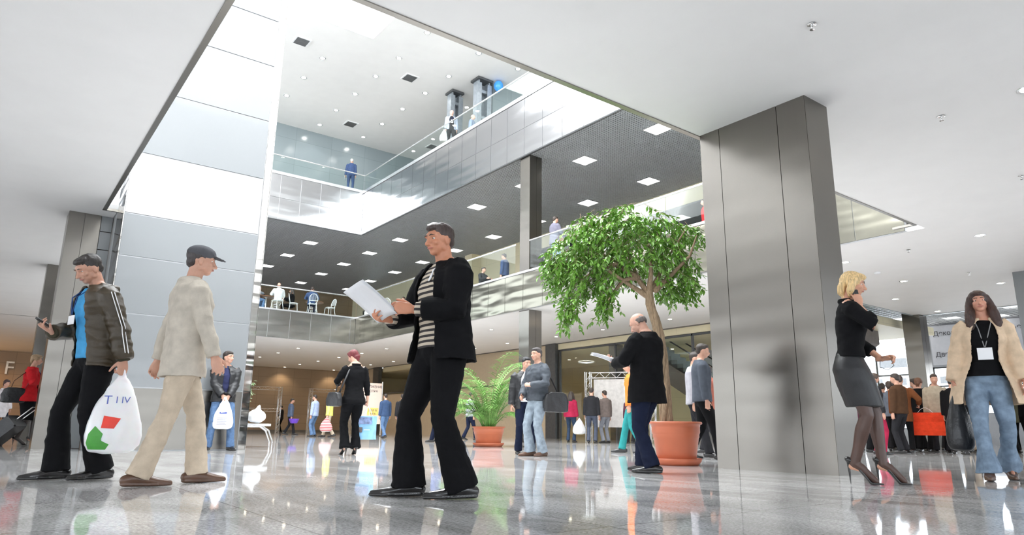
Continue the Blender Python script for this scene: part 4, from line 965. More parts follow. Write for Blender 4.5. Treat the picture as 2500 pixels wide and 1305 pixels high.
NAV = mc('navy_trouser_cloth', (.009, .013, .032)); BLK = mc('black_cloth', (.005, .005, .006)); DK = mc('charcoal_cloth', (.02, .02, .023)); WHT = mc('white_shirt_cotton', (.78, .78, .80))
JEAN = mc('blue_jeans', (.10, .17, .30), var=.25); JEANG = mc('grey_jeans', (.26, .31, .36), var=.25); BEI = mc('beige_cloth', (.52, .43, .33)); GREYJ = mc('grey_jacket_cloth', (.20, .21, .24)); BRN = mc('brown_cloth', (.11, .065, .035))
BRJ = mc('brown_bomber_nylon', (.042, .029, .014), rough=.42, spec=.5); RIB = mc('olive_rib_knit', (.05, .045, .03)); BLU = mc('bright_blue_tshirt', (.07, .33, .62)); RED = mc('red_jacket_cloth', (.50, .015, .02)); OLV = mc('olive_cloth', (.15, .14, .08))
ORG = mc('orange_cloth', (.85, .22, .04)); TEAL = mc('teal_cloth', (.03, .25, .25)); CRM = mc('cream_jacket_cloth', (.66, .50, .35)); STR = mc('striped_knit', (.58, .50, .40), stripes=((.05, .045, .045), 9.0)); BJ = mc('black_leather_jacket', (.010, .010, .012), rough=.4, spec=.5)
YEL = mc('yellow_vest', (.85, .85, .20)); LTB = mc('light_blue_shirt', (.35, .42, .65)); MAR = mc('maroon_cloth', (.35, .02, .06)); TSK = pbr('sheer_brown_nylon', (.075, .038, .028), .4, 0, .1); TSKD = pbr('sheer_black_nylon', (.05, .035, .03), .4, 0, .1)
PAPER = pbr('white_paper', (.82, .82, .84), .6, 0, .02); LEATH = pbr('black_bag_leather', (.02, .02, .022), .35, 0, .2, bump=.3, bscale=60); PURP = pbr('purple_plastic', (.16, .06, .55), .4)
def bag_plastic(name):
    m = pbr(name, (.80, .80, .82), .3, 0, .04, 6); b = m.node_tree.nodes['Principled BSDF']; b.inputs['Transmission Weight'].default_value = .0; b.inputs['Subsurface Weight'].default_value = .25; return m
PLAS = bag_plastic('white_bag_plastic')
def carrier(label, pos, rz, w, h, d, mat, hl=.16, name='carrier_bag', cat='bag', soft=1, sc=1):
    """soft plastic bag hanging from pos (the grip)"""
    t = thing(name, label, cat, pos, rz, None, sc); bm = bmesh.new(); rings = []
    for f, ww, dd in ((0, .16, .2), (.06, .20, .25), (.16, .42, .45), (.30, .66, .65), (.45, .84, .82), (.62, .98, .96), (.78, 1.04, 1.06), (.90, .98, 1.0), (.97, .82, .85), (1, .55, .6)): rings.append(sup(0, 0, -hl*.3-f*h, w/2*ww, d/2*dd, 28, 2.4))
    ring_loft(bm, rings)
    for s in (-1, 1): tube(bm, [(s*.012, 0, .01), (s*.02, 0, -hl*.35), (s*w*.16, 0, -hl*.3-h*.16), (s*w*.24, 0, -hl*.3-h*.34)], [(.010, .012), (.016, .014), (.03, .03), (.03, .04)], 10)
    o = organic('bag_body', bm, .008, mat, t, 3, .013*soft, (9, 9, 3.2)); return t, o
def decal(bagobj, bm, mat, parent, name, front=-1):
    """lay a flat print (x, z) on the front of a bag body"""
    tr_ = BVHTree.FromPolygons([v.co for v in bagobj.data.vertices], [p.vertices[:] for p in bagobj.data.polygons])
    bmesh.ops.triangulate(bm, faces=bm.faces[:])
    if len(bm.faces) < 30: bmesh.ops.subdivide_edges(bm, edges=bm.edges[:], cuts=6, use_grid_fill=True)
    for v in bm.verts:
        h = tr_.ray_cast(Vector((v.co.x, front*.6, v.co.z)), Vector((0, -front, 0)))
        v.co.y = (h[0].y if h[0] else 0)+front*.003
    return new_obj(name, bm, mat, parent)
def flat(pts):
    bm = bmesh.new(); bm.faces.new([bm.verts.new((x, 0, z)) for x, z in pts]); return bm
def text_bm(s, size, x, z, rot=0):
    cu = bpy.data.curves.new('t', 'FONT'); cu.body = s; cu.size = size; o = bpy.data.objects.new('t', cu); C.objects.link(o); bpy.context.view_layer.update()
    me = bpy.data.meshes.new_from_object(o.evaluated_get(bpy.context.evaluated_depsgraph_get())); bpy.data.objects.remove(o)
    bm = bmesh.new(); bm.from_mesh(me)
    for v in bm.verts: px, pz = v.co.x, v.co.y; v.co = Vector((x+px*math.cos(rot)-pz*math.sin(rot), 0, z+px*math.sin(rot)+pz*math.cos(rot)))
    return bm
def phone(label, P, k):
    sho, el, wr, fd, pn, cu = P.arms[k]; d = fd.normalized(); n = (pn-d*pn.dot(d)).normalized(); s = d.cross(n).normalized()
    t = thing('mobile_phone', label, 'phone'); m3 = Matrix((s, d, n)).transposed().to_4x4(); t.matrix_world = P.M @ Matrix.Translation(wr+d*.11+n*.030) @ m3
    bm = bx(-.024, .024, -.055, .055, -.008, .008); bmesh.ops.bevel(bm, geom=bm.edges[:], offset=.004, segments=2); new_obj('case', bm, M['black'], t)
    new_obj('screen', bx(-.019, .019, -.005, .045, .008, .0095), pbr('phone_screen', (.25, .3, .35), .1), t); return t
def sheets(label, P, loc, rot, w=.21, h=.297, n=3):
    t = thing('paper_sheets', label, 'papers'); t.matrix_world = P.M @ Matrix.Translation(loc) @ rot
    for k in range(n):
        bm = bmesh.new(); N = 8
        g = [[bm.verts.new((-w/2+w*i/N+k*.006, -h/2+h*j/N, .02*math.sin(math.pi*i/N+k*.4)+k*.004-.03*(j/N-.5)**2)) for j in range(N+1)] for i in range(N+1)]
        for i in range(N):
            for j in range(N): bm.faces.new((g[i][j], g[i+1][j], g[i+1][j+1], g[i][j+1]))
        o = new_obj('sheet', bm, PAPER, t, True); sm = o.modifiers.new('s', 'SOLIDIFY'); sm.thickness = .0015
    return t
def lanyard(P, z=1.22, card=(.09, .065), col=(.02, .04, .15)):
    """strap round the neck and card on the chest"""
    y0 = P.yf
    bm = bmesh.new(); 
    for s in (-1, 1): tube(bm, [P.S((s*.065, -.01, 1.50)), P.S((s*.07, .06, 1.47)), P.S((s*.045, y0+.012, 1.38)), P.S((s*.004, y0+.03, z+card[1]/2+.01))], [.0045]*4, 6)
    new_obj('lanyard', bm, mc('lanyard%s' % (col,), col), P.t, True)
    bm = bx(-card[0]/2, card[0]/2, -.002, .002, -card[1]/2, card[1]/2); c = P.S((0, y0+.034, z))
    for v in bm.verts: v.co += c
    new_obj('name_badge', bm, PAPER, P.t)
def shoulder_bag(label, P, pts, box_, mat=None, cat='bag', name='shoulder_bag'):
    t = thing(name, label, cat); c = Vector(box_[0]); t.matrix_world = P.M @ Matrix.Translation(c) @ Matrix.Rotation(R(box_[2]), 4, 'Z'); w, d, h = box_[1]; bm = bmesh.new()
    rings = [sup(0, 0, -h/2+h*f, w/2*a, d/2*b_, 28, 4) for f, a, b_ in ((0, .90, .80), (.04, .98, 1), (.5, 1, 1.05), (.9, .97, .85), (1, .93, .55))]; ring_loft(bm, rings)
    organic('bag_body', bm, .009, mat or LEATH, t, 2, .004, (12, 12, 12)); bm = bmesh.new()
    inv = (Matrix.Translation(c) @ Matrix.Rotation(R(box_[2]), 4, 'Z')).inverted()
    tube(bm, [inv @ P.S(Vector(p)) if q else inv @ Vector(p) for p, q in pts], [(.014, .004)]*len(pts), 8, False); new_obj('strap', bm, mat or LEATH, t, True)
    bm = bx(-w*.3, w*.3, d*.5, d*.5+.012, -h*.3, h*.12); bmesh.ops.bevel(bm, geom=bm.edges[:], offset=.004); new_obj('pocket', bm, mat or LEATH, t); return t

# --- man in the brown jacket, left foreground
P = person('person in a brown bomber jacket and blue tshirt looking down at a phone', .715, 6.70, -112, 1.84, dict(
    lod=0, head=(34, -6, 0), haircol=(.02, .014, .012), skin=(.50, .27, .19), lean=(0, .12), bulk=1.05, trousers=BLK, toe=1.12, flare=.086,
    R=((.10, .30, 1.10), (.9, -.7, -.8), (-.15, .8, .35), (-.35, -.25, .9), .75), thumbR=(-1, 0, .3), L=((-.285, -.10, .865), (-.5, -1, 0), (-.02, .02, -1), (1, 0, 0), 1.25), thumbL=(0, 1, 0),
    footR=(.10, .13, 0, 6), footL=(-.11, -.10, 0, -6),
    tops=[dict(n='tshirt', m=BLU, hem=.91, sleeve=.3, collar=0), dict(n='bomber_jacket', m=BRJ, hem=.85, open=30, spread=.25, ease=.034, sbulk=.016, band=None, hood=1, wr=.014, wf=(6, 6, 15))]))
P.yf = .155; lanyard(P, 1.20, (.11, .07), (.03, .07, .2)); phone('dark mobile phone held up by the man in the brown jacket', P, 'R')
for e_ in (0,):
    sho, el, wr, *_ = P.arms['L']
    for o_ in (-.012, .012):
        bm = bmesh.new(); pts = [sho.lerp(el, q/6)+Vector((-.090+.008*q/6, o_, 0)) for q in range(7)]+[el.lerp(wr, q/5)+Vector((-.080+.008*q/5, o_+.004, 0)) for q in range(1, 5)]
        tube(bm, pts, [(.006, .004)]*len(pts), 6); new_obj('sleeve_stripe', bm, WHT, P.t, True)
    for k in 'RL':
        sho, el, wr, *_ = P.arms[k]; d_ = (wr-el).normalized(); bm = bmesh.new(); tube(bm, [wr-d_*.06, wr-d_*.015, wr+d_*.015], [.050, .050, .042], 14, False); organic('cuff', bm, .008, RIB, P.t, 2)
b_, bo = carrier('bulging white printed plastic bag hanging from the hand of the man in the brown jacket', P.wr['L']-Vector((0, 0, .03)), -AZ+R(28), .40, .60, .22, PLAS)
INKB = pbr('blue_print', (.10, .13, .42), .5); INKR = pbr('red_print', (.75, .05, .03), .5); INKG = pbr('green_print', (.06, .30, .04), .5)
decal(bo, text_bm('T', .10, -.10, -.27), INKB, b_, 'print'); decal(bo, text_bm('I IV', .075, -.015, -.26), INKB, b_, 'print')
decal(bo, flat([(-.08, -.36), (.04, -.38), (.0, -.46), (-.09, -.455)]), INKR, b_, 'print'); decal(bo, flat([(-.17, -.50), (-.13, -.44), (-.07, -.50), (-.08, -.55), (-.02, -.58), (-.04, -.62), (-.16, -.62), (-.18, -.57)]), INKG, b_, 'print')
decal(bo, text_bm('МЯСО', .035, -.1, -.34), INKR, b_, 'print') if 0 else None

# --- beige walker in front of the tower
P = person('person in a pale beige suit and dark cap walking in front of the tower', 1.20, 5.78, 78, 1.82, dict(
    lod=0, head=(6, 10, 0), haircol=(.04, .03, .03), trousers=BEI, flare=.075, footR=(.08, -.22, .0, 6), footL=(-.09, .20, 0, -6), cap=mc('grey_cap_cloth', (.10, .10, .11)),
    R=((.27, .16, .86), (.3, -1, 0), None, None, .6), L=((-.26, -.14, .84), (-.3, -1, 0), None, None, .6), tops=[dict(n='shirt', m=WHT, hem=.9, sleeve=0), dict(n='suit_jacket', m=mc('pale_beige_jacket', (.50, .45, .38)), hem=.76, open=10, ease=.032)], shoes=SHOEBR))

# --- man leaning on the tower
P = person('person in a black jacket and blue jeans leaning on the tower with a white bag', 3.42, 12.98, 172, 1.72, dict(
    lod=1, head=(2, -38, 0), haircol=(.03, .02, .015), trousers=JEAN, flare=.072, footR=(.19, .06, 0, 22), footL=(-.18, .10, 0, -18), lean=(0, -.05), bulk=1.05,
    R=((.045, .175, .955), (1, -.6, 0), (-.5, .25, -.8), (-.2, -1, 0), .8), L=((-.06, .185, .945), (-1, -.6, 0), (.5, .3, -.8), (.2, -1, 0), .8),
    tops=[dict(n='shirt', m=mc('dark_blue_shirt', (.03, .035, .09)), hem=.9, sleeve=0), dict(n='jacket', m=BJ, hem=.84, open=12, ease=.036, sbulk=.018, wr=.012)]))
b_, bo = carrier('white printed plastic bag held by the man leaning on the tower', P.M @ Vector((0, .22, .91)), -AZ+R(10), .34, .50, .09, PLAS, .1, soft=.5)
decal(bo, flat([(-.06, -.24), (-.06, -.27), (.06, -.27), (.06, -.24), (.04, -.24), (.04, -.255), (-.04, -.255), (-.04, -.24)]), INKB, b_, 'print')
for k in range(5): decal(bo, flat([(-.09, -.34-k*.028), (.07-.02*(k % 2), -.34-k*.028), (.07-.02*(k % 2), -.348-k*.028), (-.09, -.348-k*.028)]), pbr('grey_print', (.35, .35, .4), .5), b_, 'print')

# --- red-haired woman
P = person('person with short dark red hair in black, seen from behind', 4.70, 10.34, -22, 1.64, dict(
    lod=1, fem=1, hair='crop', haircol=(.14, .018, .022), head=(24, -30, 0), heel=.05, footR=(.09, 0, .05, 8), footL=(-.09, .03, .05, -8), trousers=BLK, flare=.095, bulk=1.18, skin=(.62, .36, .26),
    L=((-.16, .32, 1.20), (-1, -.5, -.8), (-.1, .6, .7), (.5, -.6, .5), .7), thumbL=(1, 0, .3), R=((.275, 0, .86), (1, -1, 0), (0, 0, -1), (-1, 0, 0), 1.2), thumbR=(0, 1, 0),
    tops=[dict(n='black_top', m=BLK, hem=.80, sleeve=.86, collar=1)]))
phone('pale mobile phone in the raised hand of the red-haired woman', P, 'L')
shoulder_bag('black handbag hanging from the left shoulder of the red-haired woman', P, [((-.30, .10, 1.0), 0), ((-.24, .13, 1.25), 1), ((-.12, .04, 1.462), 1), ((-.13, -.07, 1.40), 1), ((-.24, -.10, 1.15), 1), ((-.30, -.06, 1.0), 0)], ((-.34, .02, .93), (.13, .34, .24), 15))
def paper_bag(label, pos, rz, w, h, d, mat, pic=True, loops=.16):
    t = thing('paper_bag', label, 'bag', pos, rz); z1 = -loops; bm = bx(-w/2, w/2, -d/2, d/2, z1-h, z1)
    bmesh.ops.subdivide_edges(bm, edges=bm.edges[:], cuts=4, use_grid_fill=True)
    for v in bm.verts: v.co.y += .012*math.sin(v.co.z*22)*(1 if v.co.y > 0 else -1); v.co.x += .004*math.sin(v.co.z*30)
    new_obj('bag_body', bm, mat, t)
    for s in (-1, 1):
        bm = bmesh.new(); tube(bm, [(-w*.22, s*d*.45, z1-.01), (-w*.12, s*d*.2, z1+loops*.6), (0, 0, z1+loops*.98), (w*.12, s*d*.2, z1+loops*.6), (w*.22, s*d*.45, z1-.01)], [.004]*5, 6); new_obj('handle', bm, WHT, t, True)
    if pic:
        new_obj('picture', bx(-w*.45, w*.4, -d/2-.016, -d/2-.012, z1-h*.34, z1-h*.05), pbr('bag_picture', (.18, .24, .42), .4, var=.5, scale=20), t)
        new_obj('picture', bx(-w*.48, -w*.2, -d/2-.016, -d/2-.012, z1-h*.70, z1-h*.48), pbr('bag_picture_dark', (.12, .10, .10), .4, var=.5, scale=20), t)
        new_obj('picture', bx(-w*.1, w*.3, -d/2-.016, -d/2-.012, z1-h*.60, z1-h*.57), WHT, t)
    return t
paper_bag('light blue paper carrier bag in the right hand of the red-haired woman', P.wr['R']-Vector((0, 0, .04))+RV*.02, -AZ+R(-12), .26, .36, .12, pbr('light_blue_paper', (.28, .56, .85), .4))

# --- central man
P = person('person in a black jacket over a striped sweater holding sheets of paper in the centre', 2.40, 3.94, -120, 1.80, dict(
    lod=0, head=(10, -8, 0), haircol=(.05, .03, .025), skin=(.55, .24, .14), trousers=BLK, flare=.096, toe=1.12, bulk=1.12, footR=(.17, .11, .0, 26), footL=(-.13, -.10, 0, 20), kneeR=(.15, 1, 0),
    L=((-.10, .27, 1.14), (-.9, -1, -.3), (.15, 1, .05), (.9, -.1, -.2), .7), thumbL=(0, 0, 1), R=((.13, .33, 1.10), (.9, -1, -.4), (-.2, 1, .1), (-.8, 0, .5), .7), thumbR=(0, 0, 1),
    tops=[dict(n='striped_sweater', m=STR, hem=.92, sleeve=.98, collar=1), dict(n='black_jacket', m=BLK, hem=.84, open=30, spread=.35, ease=.036, sbulk=.02, sleeve=.9, flare=1.28, wr=.009)]))
bm = bmesh.new(); tube(bm, [P.S((-.08, -.05, 1.50)), P.S((-.085, .03, 1.49)), P.S((-.03, .10, 1.43)), P.S((-.06, .14, 1.36))], [(.020, .005)]*4, 8); new_obj('shirt_collar', bm, WHT, P.t, True)
sheets('white paper sheets held in front of the man in the striped sweater', P, Vector((.02, .50, 1.18)), Matrix.Rotation(R(35), 4, 'X') @ Matrix.Rotation(R(10), 4, 'Y'))

# --- man reading by the tree
P = person('balding person in a black suit jacket reading papers beside the potted tree', 5.68, 5.08, -58, 1.71, dict(
    lod=0, hair='bald', haircol=(.12, .10, .09), head=(36, -14, 0), skin=(.60, .34, .25), trousers=NAV, flare=.080, bulk=1.12, lean=(0, -.04), footR=(.12, .16, 0, 10), footL=(-.10, -.10, 0, -22),
    L=((-.13, .32, 1.17), (-1, -.5, -.9), (.2, .8, .35), (.3, -.2, .9), .6), thumbL=(0, 0, 1), R=((.16, .32, 1.17), (1, -.5, -.9), (-.2, .8, .35), (-.3, -.2, .9), .6), thumbR=(0, 0, 1),
    tops=[dict(n='shirt', m=mc('grey_blue_shirt', (.14, .15, .19)), hem=.92, sleeve=.99), dict(n='suit_jacket', m=BLK, hem=.73, open=8, ease=.034, sbulk=.012, sleeve=.95, flare=1.12, wr=.007)]))
sheets('stack of white printed papers held open by the balding man', P, Vector((.0, .47, 1.24)), Matrix.Rotation(R(18), 4, 'X'), .42, .297, 5)

# --- blond woman on the phone
P = person('blond person in a black sweater and black skirt with high heels talking on a phone', 6.14, 3.08, 88, 1.86, dict(
    lod=0, fem=1, hair='bob', haircol=(.72, .50, .24), head=(14, 4, 0), heel=.085, skin=(.62, .33, .22), footR=(.06, -.05, .085, 4), footL=(-.07, .17, .085, -4), bulk=1.03, lean=(0, .05),
    R=((.115, .115, 1.505), (.6, 1, -1.2), (-.12, -.12, 1), (-1, -.3, 0), .5), thumbR=(0, -1, .5), L=((-.06, .25, 1.06), (-.8, -.8, -.6), (.3, .9, .1), (.4, 0, -.7), .9), thumbL=(0, .2, 1),
    stockings=TSK, skirt=(BJ, .56), tops=[dict(n='black_sweater', m=BLK, hem=.985, sleeve=.80, sbulk=.008)]))
phone('mobile phone pressed to the ear of the blond woman', P, 'R')
bm = bmesh.new(); a_ = P.arms['L'][2]+Vector((0, .07, 0)); tube(bm, [a_, a_+Vector((0, .02, -.06)), a_+Vector((.01, -.03, -.10)), a_+Vector((.0, -.09, -.07)), a_+Vector((0, -.08, 0))], [.003]*5, 6)
o = new_obj('wrist_strap', bm, M['black'], None, True); o.matrix_world = P.M; tag(o, 'thin black cord loop hanging from the forward hand of the blond woman', 'cord')

# --- woman in cream
P = person('person with long dark hair in an open cream jacket and flared jeans', 8.03, 2.68, 176, 1.86, dict(
    lod=0, fem=1, hair='long', haircol=(.045, .018, .012), head=(0, 0, 4), skin=(.60, .29, .20), footR=(.08, .16, 0, 4), footL=(-.10, -.18, .05, -6), bulk=1.12, trousers=mc('faded_jeans', (.20, .27, .36), var=.25), flare=.105, shoes=SHOEBR, lean=(-.08, 0),
    R=((.27, .06, .86), (.6, -1, 0), (0, .1, -1), (-1, 0, 0), 1.2), thumbR=(0, 1, 0), L=((-.30, .10, .84), (-.6, -1, 0), None, None, .5), thumbL=(0, 1, 0),
    tops=[dict(n='black_top', m=BLK, hem=.94, sleeve=0, collar=0), dict(n='cream_jacket', m=CRM, hem=.68, open=34, spread=.15, ease=.035, sbulk=.014, flare=1.40, wr=.007)]))
P.yf = .13; lanyard(P, 1.14, (.12, .11), (.25, .25, .25))
b_, bo = carrier('large black bag hanging from the right hand of the woman in cream', P.wr['R']-Vector((0, 0, .02)), -AZ+R(20), .30, .56, .16, LEATH, .14, 'black_bag', soft=.7)

# --- the two standing men
P = person('person in a dark jacket, white shirt and tie with navy trousers beside the palm', 7.61, 9.63, 168, 1.66, dict(
    lod=1, head=(10, -18, 0), haircol=(.01, .01, .012), trousers=NAV, flare=.075, footR=(.13, .02, 0, 14), footL=(-.11, .05, 0, -10), bulk=1.06, cap=None,
    R=((.27, .04, .82), (1, -1, 0), None, None, .7), L=((-.20, .12, .98), (-1, -.6, 0), (.5, .5, -.4), None, .7), tops=[dict(n='white_shirt', m=WHT, hem=.93, sleeve=0), dict(n='dark_jacket', m=BJ, hem=.80, open=30, ease=.036, sbulk=.018, wr=.012)]))
bm = bmesh.new(); tube(bm, [P.S((0, .125, 1.43)), P.S((0, .150, 1.32)), P.S((0, .150, 1.10)), P.S((0, .135, .98))], [(.016, .006), (.026, .006), (.036, .006), (.02, .006)], 8); new_obj('tie', bm, mc('dark_tie', (.02, .015, .04)), P.t, True)
new_obj('belt_buckle', bx(-.02, .02, .135, .145, .985, 1.02), M['chrome'], P.t)
P = person('person in a dark grey jacket and grey jeans with a black shoulder bag facing left', 7.30, 8.90, -128, 1.74, dict(
    lod=1, head=(4, -8, 0), haircol=(.05, .04, .04), trousers=JEANG, flare=.085, footR=(.10, .08, 0, 8), footL=(-.11, -.02, 0, -12), bulk=1.06, shoes=SHOEBR,
    R=((.16, .20, .96), (1, -.6, 0), (-.4, .6, -.4), None, .6), L=((-.10, .22, 1.12), (-1, -.4, -.4), (.7, .3, .2), None, .7), tops=[dict(n='grey_jacket', m=mc('dark_grey_jacket', (.07, .08, .095), rough=.5), hem=.88, ease=.030, sbulk=.018, wr=.014)]))
shoulder_bag('black laptop bag slung on the man in grey jeans', P, [((-.30, .02, 1.0), 0), ((-.27, .0, 1.22), 1), ((-.10, .04, 1.475), 1), ((.0, -.10, 1.44), 1), ((-.14, -.17, 1.25), 1), ((-.28, -.20, 1.0), 0)], ((-.30, -.14, .86), (.12, .42, .32), -15))

# --- left background
P = person('person in a red jacket and black dress with a shoulder bag behind the left pillar', .73, 16.79, 96, 1.76, dict(
    lod=1, fem=1, hair='crop', haircol=(.34, .22, .12), head=(4, 0, 0), heel=.06, footR=(.06, -.08, .06, 5), footL=(-.06, .14, .06, -5), stockings=TSKD, skirt=(BLK, .44), bulk=1.12,
    R=((.10, .20, 1.30), (.8, .2, -1), (-.6, .5, .3), None, .8), L=((-.25, .0, .84), (-1, -1, 0), None, None, .6), tops=[dict(n='black_dress_top', m=BLK, hem=.95, sleeve=0), dict(n='red_jacket', m=RED, hem=.80, open=26, ease=.036, sbulk=.022, flare=1.25, wr=.013)]))
P.yf = .13; lanyard(P, 1.18, (.09, .11))
shoulder_bag('black shoulder bag on the back of the person in the red jacket', P, [((.22, -.08, 1.05), 0), ((.20, .02, 1.25), 1), ((.13, .04, 1.455), 1), ((.14, -.08, 1.40), 1), ((.18, -.26, 1.2), 1), ((.20, -.30, 1.05), 0)], ((.21, -.22, .98), (.12, .42, .30), 20))
sc_ = thing('suitcase', 'black trolley suitcase tilted and pulled behind the red jacket', 'suitcase', (.33, 16.55, 0), -math.atan2(.33, 16.55)-R(90)); 
bm = bx(-.13, .13, -.2, .2, 0, .60); bmesh.ops.bevel(bm, geom=bm.edges[:], offset=.03, segments=3)
tl_ = Matrix.Translation((0, 0, .06)) @ Matrix.Rotation(R(0), 4, 'X')
sc_.rotation_euler = (0, 0, -AZ+R(6)); TM = Matrix.Translation((-.12, 0, .07)) @ Matrix.Rotation(R(48), 4, 'Y')
bm.transform(TM); new_obj('shell', bm, LEATH, sc_)
bm = bmesh.new(); tube(bm, [TM @ Vector((0, -.09, .6)), TM @ Vector((0, -.09, .98)), TM @ Vector((0, .09, .98)), TM @ Vector((0, .09, .6))], [.010]*4, 6); new_obj('pull_handle', bm, M['chrome'], sc_, True)
for s in (-1, 1):
    bm = bmesh.new(); tube(bm, [(-.16, s*.17-.015, .045), (-.16, s*.17+.015, .045)], [.045]*2, 14, False); new_obj('wheel', bm, M['black'], sc_, True)

def far(label, x, y, face, h, top, bottom, z=0, **k):
    hc = k.pop('haircol', (.03, .02, .015)); top2 = k.pop('inner', None); hem = k.pop('hem', .86); op = k.pop('open', 0)
    tops = ([dict(n='shirt', m=top2, hem=.92, sleeve=0)] if top2 else [])+[dict(n='jacket', m=top, hem=hem, ease=.03, sbulk=.014, open=op)]
    return person(label, x, y, face, h, dict(lod=2, haircol=hc, trousers=bottom, tops=tops, **k), z)
walk = dict(footR=(.09, .22, .0, 5), footL=(-.09, -.22, .03, -5))
hang = dict(n=0)
far('person in a white coat behind the black suitcase at the left edge', .48, 24.2, 150, 1.60, mc('white_coat', (.70, .66, .68)), NAV, fem=1, hair='crop', haircol=(.05, .02, .02), hem=.62)
far('person in a dark suit standing at the back wall looking at a phone', 15.6, 45.2, -70, 1.68, DK, BLK, R=((.1, .3, 1.15), (1, -1, -1), None, None, .6))
P = far('person in a blue shirt walking at the back with a purple tub', 12.15, 33.9, 85, 1.72, mc('slate_shirt', (.10, .13, .20)), DK, **walk)
bm = bmesh.new(); lathe(bm, [(.16, 0), (.24, .2), (.25, .22), (.23, .22), (.15, .03), (.01, .03)], 24, cap=False); o = new_obj('tub', bm, PURP, None, True); o.name = 'plastic_tub'; o.location = P.M @ Vector((.30, .16, .55)); tag(o, 'purple plastic tub carried at the back wall', 'tub')
P = far('person in a yellow vest and pale blue sleeves walking left of the red-haired woman', 11.56, 27.7, -80, 1.72, YEL, BEI, inner=None, **walk)
b_, bo = carrier('red and white striped bag carried beside the yellow vest', P.M @ Vector((-.30, .05, .80)), -AZ, .5, .55, .25, mc('striped_bag_cloth', (.75, .70, .68), stripes=((.5, .05, .06), 5)), .08, 'striped_bag')
far('person in pale blue shirt behind the yellow vest', 11.2, 28.4, -60, 1.70, LTB, JEAN)
far('person in a navy jacket and blue jeans right of the notice board', 12.58, 24.7, -30, 1.68, mc('navy_jacket', (.04, .07, .14)), JEAN, **walk)
far('person in a charcoal shirt with a white stripe and blue jeans, hands on the back', 13.17, 24.45, 5, 1.68, DK, JEAN)
far('person in a dark suit right of the person in charcoal', 13.6, 25.2, 20, 1.66, BLK, BLK)
far('person in a grey blue shirt between the legs of the central man', 10.98, 18.1, -70, 1.72, mc('blue_shirt', (.10, .14, .30)), NAV, **walk)
far('person in black far behind the palm', 18.6, 29.9, 150, 1.66, BLK, BLK)
far('person in a pale shirt partly behind the palm pot', 14.2, 21.2, 60, 1.68, mc('pale_shirt', (.5, .5, .58)), NAV, **walk)
P = far('person in a maroon top and dark jeans right of the two standing men', 15.60, 17.3, 20, 1.64, MAR, mc('dark_jeans', (.03, .05, .09)), fem=1, hair='long')
b_, bo = carrier('white carrier bag held by the person in the maroon top', P.M @ Vector((.30, .02, .82)), -AZ, .42, .48, .22, PLAS, .08, 'white_bag')
far('person in charcoal standing at the truss display, larger silhouette', 15.57, 16.28, 10, 1.72, DK, mc('slate_trousers', (.06, .07, .10)))
far('person in a grey brown jacket right of the charcoal silhouette', 16.21, 16.3, -40, 1.66, mc('taupe_jacket', (.16, .13, .12)), GREYJ)
far('person in a dark plum coat near the escalator foot', 16.7, 15.7, 30, 1.55, mc('plum_coat', (.10, .04, .06)), DK, fem=1, hair='crop', hem=.62)
P = far('person in an orange jacket and teal trousers walking behind the reading man', 10.09, 9.42, -85, 1.76, ORG, TEAL, inner=WHT, open=35, **walk)
far('person in a grey pullover walking right of the tree trunk', 9.72, 7.62, 100, 1.75, mc('light_grey_pullover', (.36, .35, .38)), DK, **walk)
far('person in a dark jacket squeezed between tree and steel pillar', 9.05, 6.95, 80, 1.78, mc('dark_slate_jacket', (.07, .08, .10)), BLK, **walk)
far('person in a brick red top behind the tree, carrying nothing', 11.6, 8.7, -80, 1.70, mc('brick_top', (.30, .10, .07)), DK, **walk)
# --- right background crowd
crowd = [('person in a grey coat nearest the blond woman in the queue', 17.0, 8.35, 160, 1.70, GREYJ, BLK), ('person in a blue-grey pullover, second of the queue under the window', 17.6, 7.95, 10, 1.65, mc('bluegrey_pullover', (.16, .18, .22)), DK),
         ('person with dark hair in the queue in front of the bright window', 18.6, 8.3, -20, 1.70, DK, BLK), ('person in a rust brown jacket with a broad back in the queue', 16.6, 7.25, 0, 1.70, mc('rust_jacket', (.16, .055, .02)), BLK),
         ('person in a dark blazer with reddish hair in front of the hall pillar', 17.68, 7.31, 20, 1.70, BLK, BLK), ('tall person in a beige jacket with a strap looking over the queue', 17.42, 6.85, 170, 1.75, mc('sand_jacket', (.40, .34, .26)), DK),
         ('person in a black hooded coat in the queue', 16.8, 6.27, 15, 1.62, BLK, DK), ('person with white hair in the queue left of the woman in cream', 18.4, 6.6, -30, 1.74, mc('stone_jacket', (.32, .28, .22)), BEI),
         ('person in a dark coat half hidden behind the woman in cream', 19.92, 6.05, 0, 1.70, BLK, BLK), ('person in a maroon skirt and boots walking behind the blond woman', 14.6, 6.9, 60, 1.62, DK, MAR)]
for k, (l, x, y, f, h, a, b) in enumerate(crowd):
    PB_ = far(l, x, y, f, h, a, b, haircol=[(.03, .02, .015), (.06, .04, .03), (.02, .015, .012), (.05, .03, .02), (.14, .06, .03), (.05, .03, .02), (.02, .02, .02), (.5, .48, .45), (.02, .02, .02), (.05, .03, .02)][k], hair='crop' if k in (1, 4, 9) else 'short', fem=1 if k in (1, 9) else 0, hem=.70 if k in (0, 3, 6) else .86, **(dict(R=((.34, .20, 1.12), (1, -1, -1), (0, .3, -1), (-1, 0, 0), 1.1)) if k == 3 else {}))
    if k == 3: bag_at = PB_.wr['R']
paper_bag('big orange-red carrier bag in the queue at the right', bag_at+RV*.12-Vector((0, 0, .03)), -R(66), .70, .50, .22, mc('orange_red_bag', (.75, .06, .02)), False, .12)

